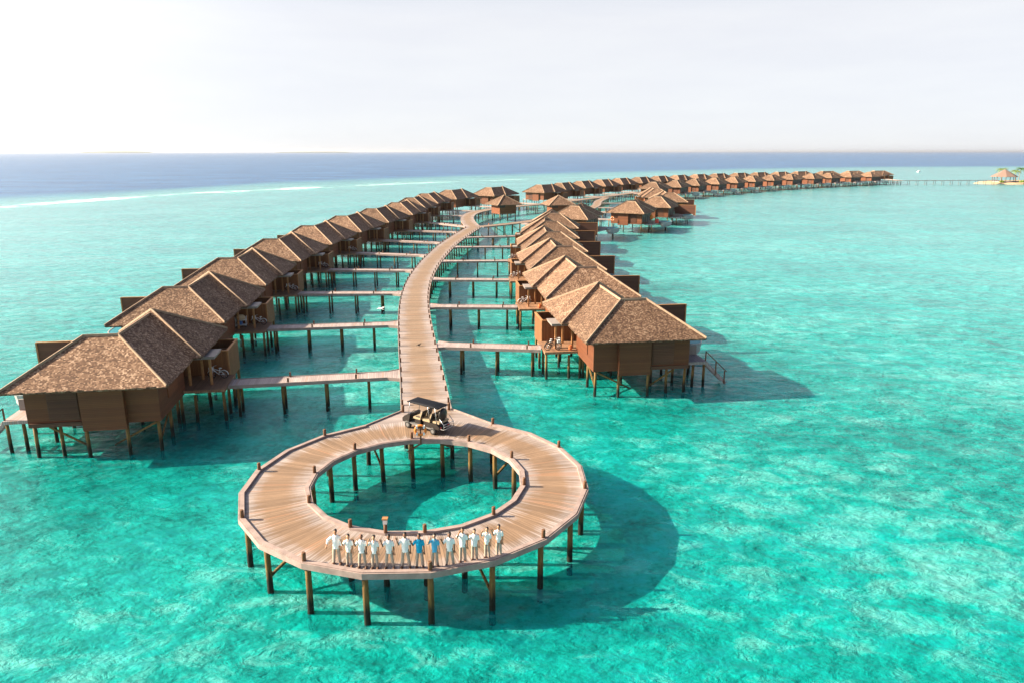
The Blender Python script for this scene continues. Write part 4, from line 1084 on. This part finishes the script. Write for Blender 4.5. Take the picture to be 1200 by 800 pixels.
bg=nt.nodes.new('ShaderNodeBackground'); bg.inputs[1].default_value=.05; wo=nt.nodes.new('ShaderNodeOutputWorld')

# thin bright haze veil over the whole lower sky, with faint cloud streaks
tc=N(nt,'TexCoord'); sxyz=N(nt,'SeparateXYZ'); Lk(nt,tc.outputs['Generated'],sxyz.inputs[0])
el=N(nt,'MapRange'); el.inputs[1].default_value=.16; el.inputs[2].default_value=.42; el.inputs[3].default_value=.88; el.inputs[4].default_value=.0; Lk(nt,sxyz.outputs[2],el.inputs[0])
cl=noise(nt,mapv(nt,tc.outputs['Generated'],(2.2,2.2,16)),2.2,5,.6)
veil=ramp(nt,cl,[(.38,(5.55,5.58,5.75)),(.68,(5.8,5.82,5.9))])
skyc=mix(nt,el.outputs[0],sky.outputs[0],veil)
dp=N(nt,'VectorMath'); dp.operation='DOT_PRODUCT'; Lk(nt,tc.outputs['Generated'],dp.inputs[0]); dp.inputs[1].default_value=to_sun
au=math_(nt,'MULTIPLY',math_(nt,'POWER',math_(nt,'MAXIMUM',dp.outputs['Value'],0),4.0),17.0)
cbx=N(nt,'CombineXYZ')
for i_,w_ in enumerate((1.0,.96,.9)): Lk(nt,math_(nt,'MULTIPLY',au,w_),cbx.inputs[i_])
skyc=mix(nt,1.0,skyc,cbx.outputs[0],'ADD')
nt.links.new(skyc,bg.inputs[0]); nt.links.new(bg.outputs[0],wo.inputs[0])
cam=bpy.data.cameras.new('camera'); cam.sensor_width=36; cam.lens=850/1200*36; cam.clip_end=100000; cam.clip_start=.1
co=bpy.data.objects.new('camera',cam); col.objects.link(co); co.location=(0,0,20.8); co.rotation_euler=(R(90)-math.atan(222/850),0,0)
scene.camera=co
HAZE=True
if HAZE:
    m,nt,out=newmat('haze_air'); pv=N(nt,'VolumePrincipled'); pv.inputs['Color'].default_value=(.93,.95,1,1); pv.inputs['Density'].default_value=.00004; pv.inputs['Anisotropy'].default_value=.55
    Lk(nt,pv.outputs[0],out.inputs['Volume'])
    b=MB(); b.box(-SEA-50,SEA+50,-450,SEA+50,-4.5,60); tag(b.build('haze',m),kind='stuff')
vs=scene.view_settings; vs.view_transform='Standard'; vs.look='None'; vs.exposure=1.75; vs.gamma=1
scene.render.engine='CYCLES'
cy=scene.cycles; cy.use_denoising=True; cy.max_bounces=8; cy.transparent_max_bounces=8; cy.diffuse_bounces=2; cy.glossy_bounces=3; cy.volume_bounces=0; cy.sample_clamp_indirect=6
